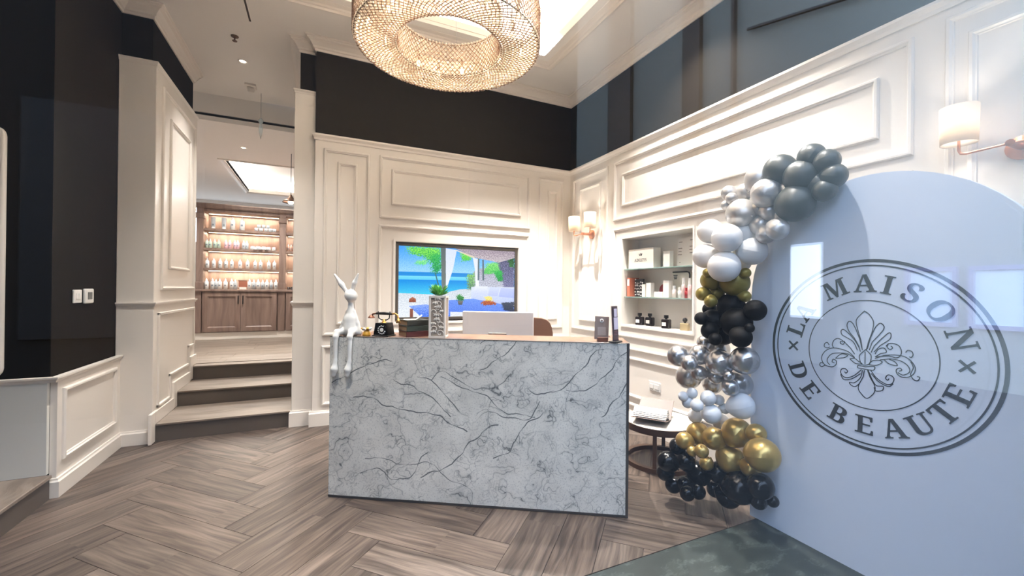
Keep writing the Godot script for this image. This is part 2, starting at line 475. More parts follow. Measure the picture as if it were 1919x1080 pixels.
func make_materials() -> void:
	M.white = mk(rgb(234, 227, 218), 0.34)
	M.ceiling = mk(rgb(238, 234, 228), 0.75)
	M.dark = mk(rgb(26, 22, 17), 0.6, 0.0, 0.12)
	var dn := noise(91, 0.8, FastNoiseLite.TYPE_SIMPLEX, 3)
	M.grey_wall = mk(rgb(224, 224, 218), 0.5)
	var woods := []
	for i in 3:
		woods.append(tex(wood_image(100 + i * 10, rgb(55, 47, 41), rgb(92, 82, 74), rgb(118, 107, 98))))
	for i in 6:
		var m := mk([rgb(255, 250, 246), rgb(232, 226, 221), rgb(246, 238, 232), rgb(214, 206, 200), rgb(252, 244, 238), rgb(224, 214, 206)][i], 0.42)
		m.albedo_texture = woods[i % 3]
		M["plank%d" % i] = m
	M.joint = mk(rgb(70, 58, 50), 0.8)
	M.tread = mk(rgb(248, 243, 238), 0.45)
	M.tread.albedo_texture = tex(wood_image(150, rgb(112, 101, 92), rgb(134, 124, 115), rgb(148, 138, 129)))
	M.riser = mk(rgb(84, 75, 66), 0.5)
	var cw := tex(wood_image(170, rgb(132, 112, 100), rgb(154, 133, 120), rgb(168, 148, 135)))
	M.oak = mk(rgb(226, 214, 208), 0.5)
	M.oak.albedo_texture = cw
	M.oak.uv1_triplanar = true
	M.oak.uv1_scale = Vector3(1.2, 0.5, 1.2)
	M.walnut = mk(rgb(214, 190, 172), 0.42)
	M.walnut.albedo_texture = cw
	M.walnut.uv1_triplanar = true
	M.walnut.uv1_scale = Vector3(1.0, 1.0, 1.0)
	M.marble = mk(Color.WHITE, 0.22)
	M.marble.albedo_texture = tex(marble_image())
	var sn := NoiseTexture2D.new()
	sn.width = 512
	sn.height = 512
	sn.seamless = true
	sn.noise = noise(61, 0.006, FastNoiseLite.TYPE_SIMPLEX_SMOOTH, 5)
	sn.noise.domain_warp_enabled = true
	sn.noise.domain_warp_amplitude = 60.0
	var g := Gradient.new()
	g.set_color(0, rgb(34, 42, 40))
	g.set_color(1, rgb(56, 64, 60))
	g.add_point(0.62, rgb(42, 50, 47))
	g.add_point(0.7, rgb(70, 79, 75))
	g.add_point(0.76, rgb(45, 53, 49))
	sn.color_ramp = g
	M.stone = mk(Color.WHITE, 0.5)
	M.stone.albedo_texture = sn
	M.stone.uv1_scale = Vector3(1.1, 2.4, 1)
	M.black_metal = mk(rgb(38, 36, 36), 0.4, 0.6)
	M.bronze = mk(rgb(96, 72, 56), 0.38, 0.7)
	M.copper = mk(rgb(214, 150, 116), 0.28, 0.9)
	M.steel = mk(rgb(190, 190, 190), 0.3, 0.9)
	M.brass = mk(rgb(196, 150, 82), 0.3, 0.9)
	M.black = mk(rgb(16, 16, 17), 0.35)
	M.plastic = mk(rgb(232, 230, 226), 0.4)
	M.paper = mk(rgb(238, 233, 228), 0.8)
	M.glass = mk(Color(0.9, 0.97, 0.95, 0.06), 0.02)
	M.glass.transparency = BaseMaterial3D.TRANSPARENCY_ALPHA
	M.shelf_glass = mk(Color(0.62, 0.72, 0.68, 0.45), 0.05)
	M.shelf_glass.transparency = BaseMaterial3D.TRANSPARENCY_ALPHA
	M.pane = mk(Color(1, 1, 1, 0.0), 0.0)
	M.pane.transparency = BaseMaterial3D.TRANSPARENCY_ALPHA
	M.warm_led = glow(Color(1.0, 0.92, 0.80), 4.0)
	M.print_ink = mk(rgb(30, 34, 38), 0.5)
	M.leather = mk(rgb(112, 82, 66), 0.5)
	M.leaf = mk(rgb(70, 150, 66), 0.5)
	M.leaf.backlight_enabled = true
	M.leaf.backlight = rgb(60, 120, 50)
	M.leaf_pale = mk(rgb(120, 190, 90), 0.5)

# ---------------------------------------------------------------- camera, light of the place
func set_camera() -> void:
	var cam := Camera3D.new()
	cam.name = "camera"
	add_child(cam)
	cam.fov = 2.0 * rad_to_deg(atan(540.0 / 779.78))
	cam.near = 0.02
	cam.far = 200.0
	var yaw := deg_to_rad(24.7537)
	var pitch := deg_to_rad(0.1717)
	var roll := deg_to_rad(0.6087)
	cam.basis = Basis(Vector3.UP, -yaw) * Basis(Vector3.RIGHT, pitch) * Basis(Vector3.BACK, roll)
	cam.position = Vector3(0, 1.4, 0)
	cam.current = true

func set_environment() -> void:
	var we := WorldEnvironment.new()
	we.name = "environment"
	var e := Environment.new()
	var sky := Sky.new()
	var sm := ProceduralSkyMaterial.new()
	sm.sky_top_color = rgb(172, 195, 228)
	sm.sky_horizon_color = rgb(212, 222, 236)
	sm.ground_bottom_color = rgb(120, 124, 128)
	sm.ground_horizon_color = rgb(190, 200, 210)
	sm.sky_energy_multiplier = SKY_E
	sm.ground_energy_multiplier = SKY_E
	sky.sky_material = sm
	e.background_mode = Environment.BG_SKY
	e.sky = sky
	e.tonemap_mode = Environment.TONE_MAPPER_LINEAR
	e.tonemap_exposure = EXPOSURE
	e.sdfgi_enabled = true
	e.ssao_enabled = true
	e.ssil_enabled = true
	we.environment = e
	add_child(we)

const SKY_E := 2.4
const EXPOSURE := 1.15
const WARM := Color(1.0, 0.965, 0.92)
const WARMER := Color(1.0, 0.91, 0.79)
const NEUTRAL := Color(1.0, 0.985, 0.965)

# ---------------------------------------------------------------- the room
const XR := 2.966      # right wall
const DB := 4.64       # back wall
const CEIL := 3.9
const MOULD := [Vector2(0, 0), Vector2(0, 0.011), Vector2(0.006, 0.019), Vector2(0.018, 0.020), Vector2(0.026, 0.011), Vector2(0.032, 0.010), Vector2(0.034, 0.0)]

func moulding(parent: Node3D, O: Vector3, U: Vector3, N: Vector3, u0: float, u1: float, v0: float, v1: float) -> void:
	var st := new_st()
	ring_frame(st, O, U, Vector3.UP, N, u0, u1, v0, v1, MOULD)
	put("panel_moulding", st, M.white, parent)

func cap_profile(y: float, p := 0.03, h := 0.06) -> Array:
	return [Vector2(0, y - h), Vector2(p * 0.35, y - h), Vector2(p * 0.45, y - h * 0.65), Vector2(p * 0.9, y - h * 0.35), Vector2(p, y - h * 0.3), Vector2(p, y), Vector2(-0.02, y)]

func crown_profile() -> Array:
	return [Vector2(0, 3.785), Vector2(0.012, 3.785), Vector2(0.014, 3.805), Vector2(0.028, 3.812), Vector2(0.032, 3.828), Vector2(0.060, 3.862), Vector2(0.084, 3.872), Vector2(0.086, 3.884), Vector2(0.10, 3.888), Vector2(0.10, 3.899)]

func base_profile(h := 0.125, t := 0.022, y := 0.0) -> Array:
	return [Vector2(0, y + 0.001), Vector2(t, y + 0.001), Vector2(t, y + h - 0.022), Vector2(t * 0.6, y + h - 0.012), Vector2(t * 0.5, y + h), Vector2(0, y + h)]

func build_floor() -> void:
	var st := new_st()
	slab(st, -1.9, 3.2, -0.12, -0.012, 0.4, 4.95)
	var fl := put("floor", st, M.joint)
	structure(fl, "wood look herringbone plank floor of the reception room")
	# herringbone planks, 9 by 36 inch boards laid at 45 degrees
	var w := 0.2286
	var L := w * 4.0
	var area_poly := PV([-1.62, 1.70, 2.985, 1.70, 2.985, 4.72, -1.62, 4.72])
	var e1 := Vector2(1, 1) / sqrt(2.0)
	var e2 := Vector2(-1, 1) / sqrt(2.0)
	var origin := Vector2(-0.33, 2.72)
	var rng := RandomNumberGenerator.new()
	rng.seed = 4
	for k in range(-26, 30):
		for m in range(-6, 7):
			for vert in 2:
				var x0 := k + 4.0 * m
				var y0 := k - 4.0 * m + vert
				var sx := 1.0 if vert else 4.0
				var sy := 4.0 if vert else 1.0
				var q := PackedVector2Array()
				var gap := 0.004
				for c in [[0, 0], [1, 0], [1, 1], [0, 1]]:
					var px: float = (x0 + c[0] * sx) * w + (gap if c[0] == 0 else -gap) * 0.35
					var py: float = (y0 + c[1] * sy) * w + (gap if c[1] == 0 else -gap) * 0.35
					q.append(origin + e1 * px + e2 * py)
				var mid := (q[0] + q[2]) * 0.5
				var uo := Vector2(rng.randf(), rng.randf())
				var mat := rng.randi() % 6
				if mid.x < -2.4 or mid.x > 3.6 or mid.y < 1.0 or mid.y > 5.3:
					continue
				var parts := Geometry2D.intersect_polygons(q, area_poly)
				for piece in parts:
					var s2 := new_st()
					var top := []
					var uvs := []
					var cen := Vector2.ZERO
					for p in piece:
						cen += p / piece.size()
					for p in piece:
						top.append(V(p.x, 0.0, p.y))
						var along: float = (p - q[0]).dot(e2 if vert else e1)
						var across: float = (p - q[0]).dot(e1 if vert else e2)
						uvs.append(Vector2(across / 0.34, along / 1.25) + uo)
					poly(s2, top, Vector3.UP, uvs)
					for i in piece.size():
						var a: Vector3 = top[i]
						var b: Vector3 = top[(i + 1) % piece.size()]
						var mm := (a + b) * 0.5 - V(cen.x, 0, cen.y)
						var dn := Vector3(0, -0.011, 0)
						poly(s2, [a, b, b + dn, a + dn], mm, [uvs[i], uvs[(i + 1) % piece.size()], uvs[(i + 1) % piece.size()], uvs[i]])
					put("plank", s2, M["plank%d" % mat], fl)
	# dark stone paving inside the entrance
	var s3 := new_st()
	slab(s3, -1.56, 2.985, -0.04, 0.0, 0.42, 1.696, 0.002)
	put("stone_paving", s3, M.stone, fl)

func build_back_wall() -> void:
	var st := new_st()
	var b := DB + 0.26
	# panelled lower part, with the recess of the television left open
	slab(st, -0.06, 0.742, 0, 2.90, DB, b)
	slab(st, 2.215, XR + 0.3, 0, 2.90, DB, b)
	slab(st, 0.742, 2.215, 0, 1.03, DB, b)
	slab(st, 0.742, 2.215, 1.905, 2.90, DB, b)
	slab(st, 0.742, 2.215, 1.03, 1.905, DB + 0.12, b)
	var w := put("wall_back", st, M.white)
	structure(w, "white panelled wall behind the desk with black band on top")
	var s2 := new_st()
	slab(s2, -0.06, XR + 0.3, 2.90, 4.3, DB + 0.008, b)
	put("black_band", s2, M.dark, w)
	var s3 := new_st()
	run(s3, [Vector2(-0.06, b), Vector2(-0.06, DB), Vector2(XR, DB)], cap_profile(2.95), -1.0)
	put("cap_moulding", s3, M.white, w)
	var O := V(0, 0, DB)
	for f in [[0.02, 0.465, 0.905, 2.812], [0.15, 0.345, 1.015, 2.69], [0.565, 2.372, 2.15, 2.82], [0.69, 2.245, 2.30, 2.685], [0.56, 2.372, 0.905, 2.08], [2.50, 2.86, 0.905, 2.812], [2.63, 2.775, 1.015, 2.665], [0.02, 0.465, 0.20, 0.805], [0.12, 0.365, 0.29, 0.705], [0.56, 2.372, 0.20, 0.805], [0.67, 2.262, 0.29, 0.705], [2.50, 2.86, 0.20, 0.805], [2.60, 2.77, 0.29, 0.705]]:
		moulding(w, O, Vector3.RIGHT, Vector3.BACK, f[0], f[1], f[2], f[3])
	var s4 := new_st()
	ring_frame(s4, O, Vector3.RIGHT, Vector3.UP, Vector3.BACK, 0.715, 2.242, 1.003, 1.932, [Vector2(0, 0), Vector2(0, 0.012), Vector2(0.02, 0.012), Vector2(0.027, 0.0)])
	put("recess_moulding", s4, M.white, w)
	var s5 := new_st()
	run(s5, [Vector2(-0.06, DB + 0.06), Vector2(-0.06, DB), Vector2(XR, DB)], base_profile(0.15, 0.03), -1.0)
	structure(put("baseboard_back", s5, M.white), "white skirting along the panelled back wall")

func build_right_wall() -> void:
	var st := new_st()
	var x1 := XR + 0.3
	slab(st, XR, x1, 0, 2.90, 0.40, 2.645)
	slab(st, XR, x1, 0, 2.90, 3.58, DB + 0.1)
	slab(st, XR, x1, 0, 1.035, 2.645, 3.58)
	slab(st, XR, x1, 1.95, 2.90, 2.645, 3.58)
	slab(st, XR + 0.22, x1, 1.035, 1.95, 2.645, 3.58)
	var w := put("wall_right", st, M.white)
	structure(w, "white panelled side wall with shelf niche, sconces and black band")
	var s2 := new_st()
	slab(s2, XR + 0.008, x1, 2.90, 4.3, 0.40, DB + 0.1)
	put("black_band", s2, M.dark, w)
	var s3 := new_st()
	run(s3, [Vector2(XR, DB), Vector2(XR, 0.42)], cap_profile(2.95), -1.0)
	put("cap_moulding", s3, M.white, w)
	var O := Vector3(XR, 0, 0)
	for f in [[3.84, 4.56, 0.905, 2.812], [3.975, 4.40, 1.02, 2.665], [1.158, 3.735, 2.165, 2.817], [1.315, 3.595, 2.305, 2.665], [1.158, 3.735, 0.905, 2.08], [0.45, 1.03, 0.905, 2.84], [0.55, 0.945, 1.02, 2.725], [3.84, 4.56, 0.20, 0.805], [3.975, 4.40, 0.29, 0.705], [1.158, 3.735, 0.20, 0.805], [1.315, 3.595, 0.29, 0.705], [0.45, 1.03, 0.20, 0.805]]:
		moulding(w, O, Vector3.BACK, Vector3.LEFT, -f[1], -f[0], f[2], f[3])
	var s4 := new_st()
	ring_frame(s4, O, Vector3.BACK, Vector3.UP, Vector3.LEFT, -3.60, -2.625, 1.012, 1.972, [Vector2(0, 0), Vector2(0, 0.014), Vector2(0.017, 0.014), Vector2(0.022, 0.0)])
	put("niche_moulding", s4, M.white, w)
	for y in [1.335, 1.630]:
		var s6 := new_st()
		slab(s6, XR + 0.015, XR + 0.218, y - 0.012, y, 2.647, 3.578, 0.002)
		put("glass_shelf", s6, M.shelf_glass, w)
	var s5 := new_st()
	run(s5, [Vector2(XR, DB - 0.03), Vector2(XR, 0.42)], base_profile(0.15, 0.03), -1.0)
	structure(put("baseboard_right", s5, M.white), "white skirting along the panelled side wall")

func build_left() -> void:
	# dark wall beside the stair pier, with low white wainscot
	var st := new_st()
	slab(st, -1.86, -1.60, 0.0, 4.3, 3.745, 4.74)
	var w := put("wall_left", st, M.dark)
	structure(w, "black painted wall with switches above low white wainscot")
	var s2 := new_st()
	slab(s2, -1.60, -1.565, 0.0, 0.765, 3.745, 4.69)
	put("wainscot_panel", s2, M.white, w)
	var s3 := new_st()
	run(s3, [Vector2(-3.2, 3.715), Vector2(-1.565, 3.715), Vector2(-1.565, 4.69)], cap_profile(0.795, 0.022, 0.035), -1.0)
	put("wainscot_cap", s3, M.white, w)
	moulding(w, Vector3(-1.565, 0, 0), Vector3.FORWARD, Vector3.RIGHT, 3.80, 4.60, 0.225, 0.705)
	var s4 := new_st()
	run(s4, [Vector2(-1.66, 3.745), Vector2(-1.565, 3.745), Vector2(-1.565, 4.69), Vector2(-1.33, 4.69)], base_profile(), -1.0)
	structure(put("baseboard_left", s4, M.white), "white skirting under the low wainscot beside the stairs")
	# alcove wall that faces the street
	var s5 := new_st()
	slab(s5, -3.2, -1.602, 0.0, 4.3, 3.745, 3.95)
	var a := put("wall_alcove", s5, M.dark)
	structure(a, "black alcove wall above pale grey wainscot at the side platform")
	var s6 := new_st()
	slab(s6, -3.2, -1.602, 0.16, 0.765, 3.715, 3.745)
	put("wainscot_panel", s6, M.grey_wall, a)
	var s7 := new_st()
	slab(s7, -3.4, -3.2, 0.0, 4.3, 0.4, 3.95)
	structure(put("wall_side", s7, M.dark), "black side wall of the alcove")
	# platform one step up
	var s8 := new_st()
	slab(s8, -3.2, -1.585, 0.0, 0.135, 0.42, 3.715)
	var p := put("floor_platform", s8, M.riser)
	structure(p, "raised grey platform one step up in the alcove")
	var s9 := new_st()
	slab(s9, -3.2, -1.572, 0.135, 0.16, 0.42, 3.715, 0.004)
	put("tread", s9, M.tread, p)
	# tall rounded frame on the alcove wall
	var t := thing("wall_mirror", "tall white moulded mirror frame with rounded corner on black alcove wall", "mirror", V(-2.28, 0.80, 3.745))
	var path := []
	var hw := 0.452
	var r := 0.035
	for c in [[-1, 0, 180.0], [1, 0, 270.0], [1, 1, 0.0], [-1, 1, 90.0]]:
		for i in 5:
			var ang := deg_to_rad(c[2] + i * 22.5)
			path.append(Vector3(c[0] * (hw - r) + cos(ang) * r, (1.57 - r if c[1] else 0.03 + r) + sin(ang) * r, 0.02))
	var m1 := new_st()
	tube(m1, path, 0.022, 8, true)
	put("frame", m1, M.white, t)
	var m2 := new_st()
	box(m2, Vector3(0, 0.80, 0.008), Vector3(2 * hw, 1.54, 0.014))
	put("mirror_glass", m2, mk(rgb(200, 205, 205), 0.03, 1.0), t)

func build_stairs() -> void:
	# pier and panelled side of the stair passage
	var st := new_st()
	slab(st, -1.60, -1.34, 0, 3.36, 4.69, 6.03, 0.004)
	var w := put("wall_pier", st, M.white)
	structure(w, "white panelled pier and passage wall beside the stairs")
	var s2 := new_st()
	slab(s2, -1.62, -1.385, 3.3, 4.3, 4.74, 6.03)
	put("black_band", s2, M.dark, w)
	var s3 := new_st()
	run(s3, [Vector2(-1.60, 4.69), Vector2(-1.34, 4.69), Vector2(-1.34, 6.03), Vector2(-1.60, 6.03)], cap_profile(3.392, 0.012, 0.04), -1.0)
	put("cap_moulding", s3, M.white, w)
	var s4 := new_st()
	run(s4, [Vector2(-1.598, 4.69), Vector2(-1.34, 4.69), Vector2(-1.34, 6.03), Vector2(-1.60, 6.03)], cap_profile(1.25, 0.02, 0.035), -1.0)
	put("chair_rail", s4, M.white, w)
	var O := Vector3(-1.34, 0, 0)
	moulding(w, O, Vector3.FORWARD, Vector3.RIGHT, 4.84, 5.94, 1.36, 3.24)
	moulding(w, O, Vector3.FORWARD, Vector3.RIGHT, 5.06, 5.74, 1.56, 3.02)
	# stepped panel moulding and skirting that follow the treads
	var zig := [[4.80, 0.30], [5.13, 0.30], [5.13, 0.52], [5.76, 0.52], [5.76, 0.72], [5.96, 0.72], [5.96, 1.14], [4.80, 1.14], [4.80, 0.30]]
	var s5 := new_st()
	for i in zig.size() - 1:
		var a := Vector2(zig[i][0], zig[i][1])
		var b := Vector2(zig[i + 1][0], zig[i + 1][1])
		var lo := a.min(b) - Vector2(0.014, 0.014)
		var hi := a.max(b) + Vector2(0.014, 0.014)
		slab(s5, -1.345, -1.324, lo.y, hi.y, lo.x, hi.x, 0.005)
	put("stepped_moulding", s5, M.white, w)
	var s6 := new_st()
	for f in [[4.69, 5.31, 0.16], [5.31, 5.885, 0.315], [5.885, 6.13, 0.4815]]:
		slab(s6, -1.342, -1.318, f[2] + 0.0015, f[2] + 0.115, f[0], f[1] - 0.10, 0.003)
		slab(s6, -1.342, -1.318, f[2] - 0.15, f[2] + 0.115, f[0] - 0.10, f[0], 0.003)
	structure(put("baseboard_stairs", s6, M.white), "white stepped skirting that follows the treads")
	# column on the other side of the opening
	var c0 := new_st()
	slab(c0, -0.25, -0.06, 0, 3.36, 4.70, 6.03, 0.004)
	var c := put("wall_column", c0, M.white)
	structure(c, "white column between the stair opening and the panelled wall")
	var c1 := new_st()
	slab(c1, -0.205, -0.06, 3.3, 4.3, 4.745, 6.03)
	put("black_band", c1, M.dark, c)
	var c2 := new_st()
	run(c2, [Vector2(-0.25, 6.03), Vector2(-0.25, 4.70), Vector2(-0.06, 4.70)], cap_profile(3.392, 0.012, 0.04), -1.0)
	put("cap_moulding", c2, M.white, c)
	var c3 := new_st()
	run(c3, [Vector2(-0.25, 6.03), Vector2(-0.25, 4.70), Vector2(-0.06, 4.70)], cap_profile(1.25, 0.02, 0.035), -1.0)
	put("chair_rail", c3, M.white, c)
	var c4 := new_st()
	run(c4, [Vector2(-0.25, 5.3), Vector2(-0.25, 4.70), Vector2(-0.06, 4.70)], base_profile(0.16, 0.02), -1.0)
	structure(put("baseboard_column", c4, M.white), "white skirting at the foot of the column")
	# three steps up
	var s7 := thing("stair_flight", "three carpet grey stairs with dark risers between pier and column", "stairs", V(-0.795, 0, 4.71))
	s7.set_meta("kind", "structure")
	var d0 := [0.0, 0.60, 1.175]
	var hh := [0.16, 0.316, 0.474]
	for i in 3:
		var r := new_st()
		var dn: float = d0[i + 1] if i < 2 else 1.335
		box(r, Vector3(0, (hh[i] - 0.012) / 2, -(d0[i] + dn) / 2 - 0.006), Vector3(1.088, hh[i] - 0.012, dn - d0[i] - 0.012))
		put("riser", r, M.riser, s7)
		var t := new_st()
		var y: float = hh[i]
		var pts := [Vector3(-0.544, y, -d0[i] + 0.004), Vector3(0.544, y, -d0[i] + 0.004), Vector3(0.544, y, -dn), Vector3(-0.544, y, -dn)]
		var dnv := Vector3(0, -0.014, 0)
		poly(t, pts, Vector3.UP, [Vector2(0, 0), Vector2(0, 1.0), Vector2(0.9, 1.0), Vector2(0.9, 0)])
		poly(t, [pts[0], pts[1], pts[1] + dnv, pts[0] + dnv], Vector3.BACK, [Vector2(0, 0), Vector2(0, 1), Vector2(0.02, 1), Vector2(0.02, 0)])
		poly(t, [pts[3], pts[2], pts[2] + dnv, pts[3] + dnv], Vector3.FORWARD, [Vector2(0, 0), Vector2(0, 1), Vector2(0.02, 1), Vector2(0.02, 0)])
		poly(t, [pts[0] + dnv, pts[1] + dnv, pts[2] + dnv, pts[3] + dnv], Vector3.DOWN, [Vector2(0, 0), Vector2(0, 1), Vector2(0.9, 1), Vector2(0.9, 0)])
		put("tread", t, M.tread, s7)

func build_ceiling() -> void:
	# slab with a raised, cove-lit tray over the desk
	var x0 := -0.75
	var x1 := 2.15
	var d0 := 1.15
	var d1 := 3.90
	var st := new_st()
	slab(st, -3.4, x0, CEIL, CEIL + 0.06, 0.4, 6.70)
	slab(st, x1, XR + 0.3, CEIL, CEIL + 0.06, 0.4, 6.55)
	slab(st, x0, x1, CEIL, CEIL + 0.06, 0.4, d0)
	slab(st, x0, x1, CEIL, CEIL + 0.06, d1, 6.55)
	var c := put("ceiling", st, M.ceiling)
	structure(c, "flat white ceiling with a raised cove lit tray")
	var s2 := new_st()
	var g := 0.17
	slab(s2, x0 - g - 0.05, x1 + g + 0.05, 4.25, 4.30, d0 - g - 0.05, d1 + g + 0.05)
	slab(s2, x0 - g - 0.05, x0 - g, 3.95, 4.25, d0 - g, d1 + g)
	slab(s2, x1 + g, x1 + g + 0.05, 3.95, 4.25, d0 - g, d1 + g)
	slab(s2, x0 - g, x1 + g, 3.95, 4.25, d0 - g - 0.05, d0 - g)
	slab(s2, x0 - g, x1 + g, 3.95, 4.25, d1 + g, d1 + g + 0.05)
	put("tray", s2, M.ceiling, c)
	# moulding round the lip: steps in towards the opening, then stands up as the lip of the cove
	var s3 := new_st()
	ring_frame(s3, V(0, CEIL, 0), Vector3.RIGHT, Vector3.FORWARD, Vector3.DOWN, x0 - 0.19, x1 + 0.19, d0 - 0.19, d1 + 0.185, [Vector2(0, 0), Vector2(0, 0.03), Vector2(0.02, 0.035), Vector2(0.03, 0.02), Vector2(0.05, 0.02), Vector2(0.06, 0.008), Vector2(0.10, 0.004), Vector2(0.12, -0.012), Vector2(0.15, -0.016), Vector2(0.165, -0.03), Vector2(0.19, -0.034), Vector2(0.19, -0.10), Vector2(0.175, -0.10), Vector2(0.175, -0.06)])
	put("tray_moulding", s3, M.white, c)
	for q in [[x0 - 0.10, x0 - 0.07, d0, d1], [x1 + 0.07, x1 + 0.10, d0, d1], [x0, x1, d0 - 0.10, d0 - 0.07], [x0, x1, d1 + 0.07, d1 + 0.10]]:
		var s4 := new_st()
		slab(s4, q[0], q[1], CEIL + 0.061, CEIL + 0.072, q[2], q[3])
		put("cove_light", s4, M.warm_led, c)
		var sz := Vector2(absf(q[1] - q[0]), absf(q[3] - q[2]))
		area("cove_lamp", V((q[0] + q[1]) / 2, CEIL + 0.08, (q[2] + q[3]) / 2), Vector3.UP, sz, WARM, COVE_E * maxf(sz.x, sz.y))
	var sl := new_st()
	slab(sl, -0.634, -0.618, CEIL - 0.0015, CEIL + 0.01, 4.12, 4.60)
	put("air_slot", sl, M.joint, c)
	# cornice
	var s5 := new_st()
	run(s5, [Vector2(-3.2, 3.745), Vector2(-1.60, 3.745), Vector2(-1.60, 4.74), Vector2(-1.385, 4.74), Vector2(-1.385, 6.03)], crown_profile(), -1.0)
	structure(put("trim_1", s5, M.white), "white cornice over the black wall and stair pier")
	var s6 := new_st()
	run(s6, [Vector2(-0.205, 6.03), Vector2(-0.205, 4.745), Vector2(-0.06, 4.745), Vector2(-0.06, DB + 0.008), Vector2(XR + 0.008, DB + 0.008), Vector2(XR + 0.008, 0.42)], crown_profile(), -1.0)
	structure(put("trim_2", s6, M.white), "white cornice over the panelled walls and column")

const COVE_E := 4.6

# ---------------------------------------------------------------- second room up the stairs
func build_upper_room() -> void:
	var st := new_st()
	slab(st, -3.2, 1.6, 0.30, 0.474, 6.045, 12.6)
	var f := put("floor_upper", st, M.joint)
	structure(f, "pale plank floor of the upper room")
	var rng := RandomNumberGenerator.new()
	rng.seed = 8
	for i in 14:
		var d := 6.045 + i * 0.228
		var x := -3.2 + rng.randf() * -0.6
		while x < 1.6:
			var s := new_st()
			var xa := maxf(x + 0.0015, -3.2)
			var xb := minf(x + 1.2 - 0.0015, 1.6)
			x += 1.2
			if xa > 0.1 or xb < -2.6:
				continue
			var da := d + 0.0015
			var db := minf(d + 0.2265, 9.19)
			var u := rng.randf()
			poly(s, [V(xa, 0.480, da), V(xb, 0.480, da), V(xb, 0.480, db), V(xa, 0.480, db)], Vector3.UP, [Vector2(0, u), Vector2(0, u + 0.9), Vector2(0.66, u + 0.9), Vector2(0.66, u)])
			poly(s, [V(xa, 0.480, da), V(xb, 0.480, da), V(xb, 0.4745, da), V(xa, 0.4745, da)], Vector3.BACK, [Vector2(0, u), Vector2(0, u + 0.9), Vector2(0.01, u + 0.9), Vector2(0.01, u)])
			put("plank", s, M.tread, f)
	var w := new_st()
	slab(w, -3.4, 1.8, 0.3, 2.45, 12.6, 12.8)
	slab(w, -3.4, 1.8, 3.45, 4.0, 12.6, 12.8)
	slab(w, -3.4, -3.0, 2.45, 3.45, 12.6, 12.8)
	slab(w, 1.4, 1.8, 2.45, 3.45, 12.6, 12.8)
	slab(w, -3.4, -3.2, 0.3, 4.0, 6.03, 12.6)
	slab(w, 1.6, 1.8, 0.3, 4.0, 6.03, 12.6)
	slab(w, -3.4, -1.6, 0.3, 4.0, 5.9, 6.03)
	slab(w, -0.06, 1.8, 0.3, 4.0, 5.9, 6.03)
	structure(put("wall_upper", w, M.ceiling), "pale walls of the upper room behind the shelving")
	var wf := new_st()
	for i in 5:
		slab(wf, -3.02 + i * 1.1, -2.98 + i * 1.1, 2.45, 3.45, 12.63, 12.68)
	slab(wf, -3.0, 1.4, 2.45, 2.50, 12.63, 12.68)
	slab(wf, -3.0, 1.4, 3.40, 3.45, 12.63, 12.68)
	var wn := put("window_2", wf, M.white)
	structure(wn, "high window band at the far end of the upper room")
	var wp := new_st()
	slab(wp, -3.0, 1.4, 2.5, 3.4, 12.65, 12.655)
	put("pane", wp, M.pane, wn)
	var c := new_st()
	var Y := 3.55
	var x0 := -1.50
	var x1 := 1.0
	var d0 := 8.5
	var d1 := 11.1
	slab(c, -3.4, x0, Y, Y + 0.06, 6.55, 12.8)
	slab(c, x1, 1.8, Y, Y + 0.06, 6.55, 12.8)
	slab(c, x0, x1, Y, Y + 0.06, 6.55, d0)
	slab(c, x0, x1, Y, Y + 0.06, d1, 12.8)
	slab(c, x0 - 0.2, x1 + 0.2, Y + 0.30, Y + 0.36, d0 - 0.2, d1 + 0.2)
	slab(c, x0 - 0.2, x0 - 0.15, Y + 0.06, Y + 0.30, d0 - 0.2, d1 + 0.2)
	slab(c, x1 + 0.15, x1 + 0.2, Y + 0.06, Y + 0.30, d0 - 0.2, d1 + 0.2)
	slab(c, x0 - 0.15, x1 + 0.15, Y + 0.06, Y + 0.30, d0 - 0.2, d0 - 0.15)
	slab(c, x0 - 0.15, x1 + 0.15, Y + 0.06, Y + 0.30, d1 + 0.15, d1 + 0.2)
	# bulkhead where the ceiling steps down, with its air slot
	slab(c, -3.4, 1.8, Y + 0.10, 4.0, 6.56, 6.68)
	var cc := put("ceiling_upper", c, M.ceiling)
	structure(cc, "lower ceiling with cove tray in the upper room")
	var sl := new_st()
	slab(sl, -1.6, -0.06, Y + 0.061, Y + 0.099, 6.58, 6.68)
	put("air_slot", sl, M.black, cc)
	var lip := new_st()
	ring_frame(lip, V(0, Y, 0), Vector3.RIGHT, Vector3.FORWARD, Vector3.DOWN, x0 - 0.09, x1 + 0.09, d0 - 0.09, d1 + 0.09, [Vector2(0, 0), Vector2(0, 0.02), Vector2(0.03, 0.022), Vector2(0.06, 0.0), Vector2(0.09, -0.01), Vector2(0.09, -0.08), Vector2(0.08, -0.08), Vector2(0.08, -0.05)])
	put("tray_moulding", lip, M.white, cc)
	for q in [[x0 - 0.08, x0 - 0.05, d0, d1], [x0, x1, d1 + 0.05, d1 + 0.08], [x0, x1, d0 - 0.08, d0 - 0.05]]:
		var s4 := new_st()
		slab(s4, q[0], q[1], Y + 0.061, Y + 0.07, q[2], q[3])
		put("cove_light", s4, M.warm_led, cc)
		var sz := Vector2(absf(q[1] - q[0]), absf(q[3] - q[2]))
		area("cove_lamp", V((q[0] + q[1]) / 2, Y + 0.08, (q[2] + q[3]) / 2), Vector3.UP, sz, Color(1, 0.98, 0.95), 2.2 * maxf(sz.x, sz.y))
	build_cabinet()
	# pendant lamp with dark dome shade beside the cabinet
	var p := thing("pendant_lamp", "dark dome pendant lamp hanging in front of the shelving", "lamp", V(-0.445, 2.76, 7.6))
	var a := new_st()
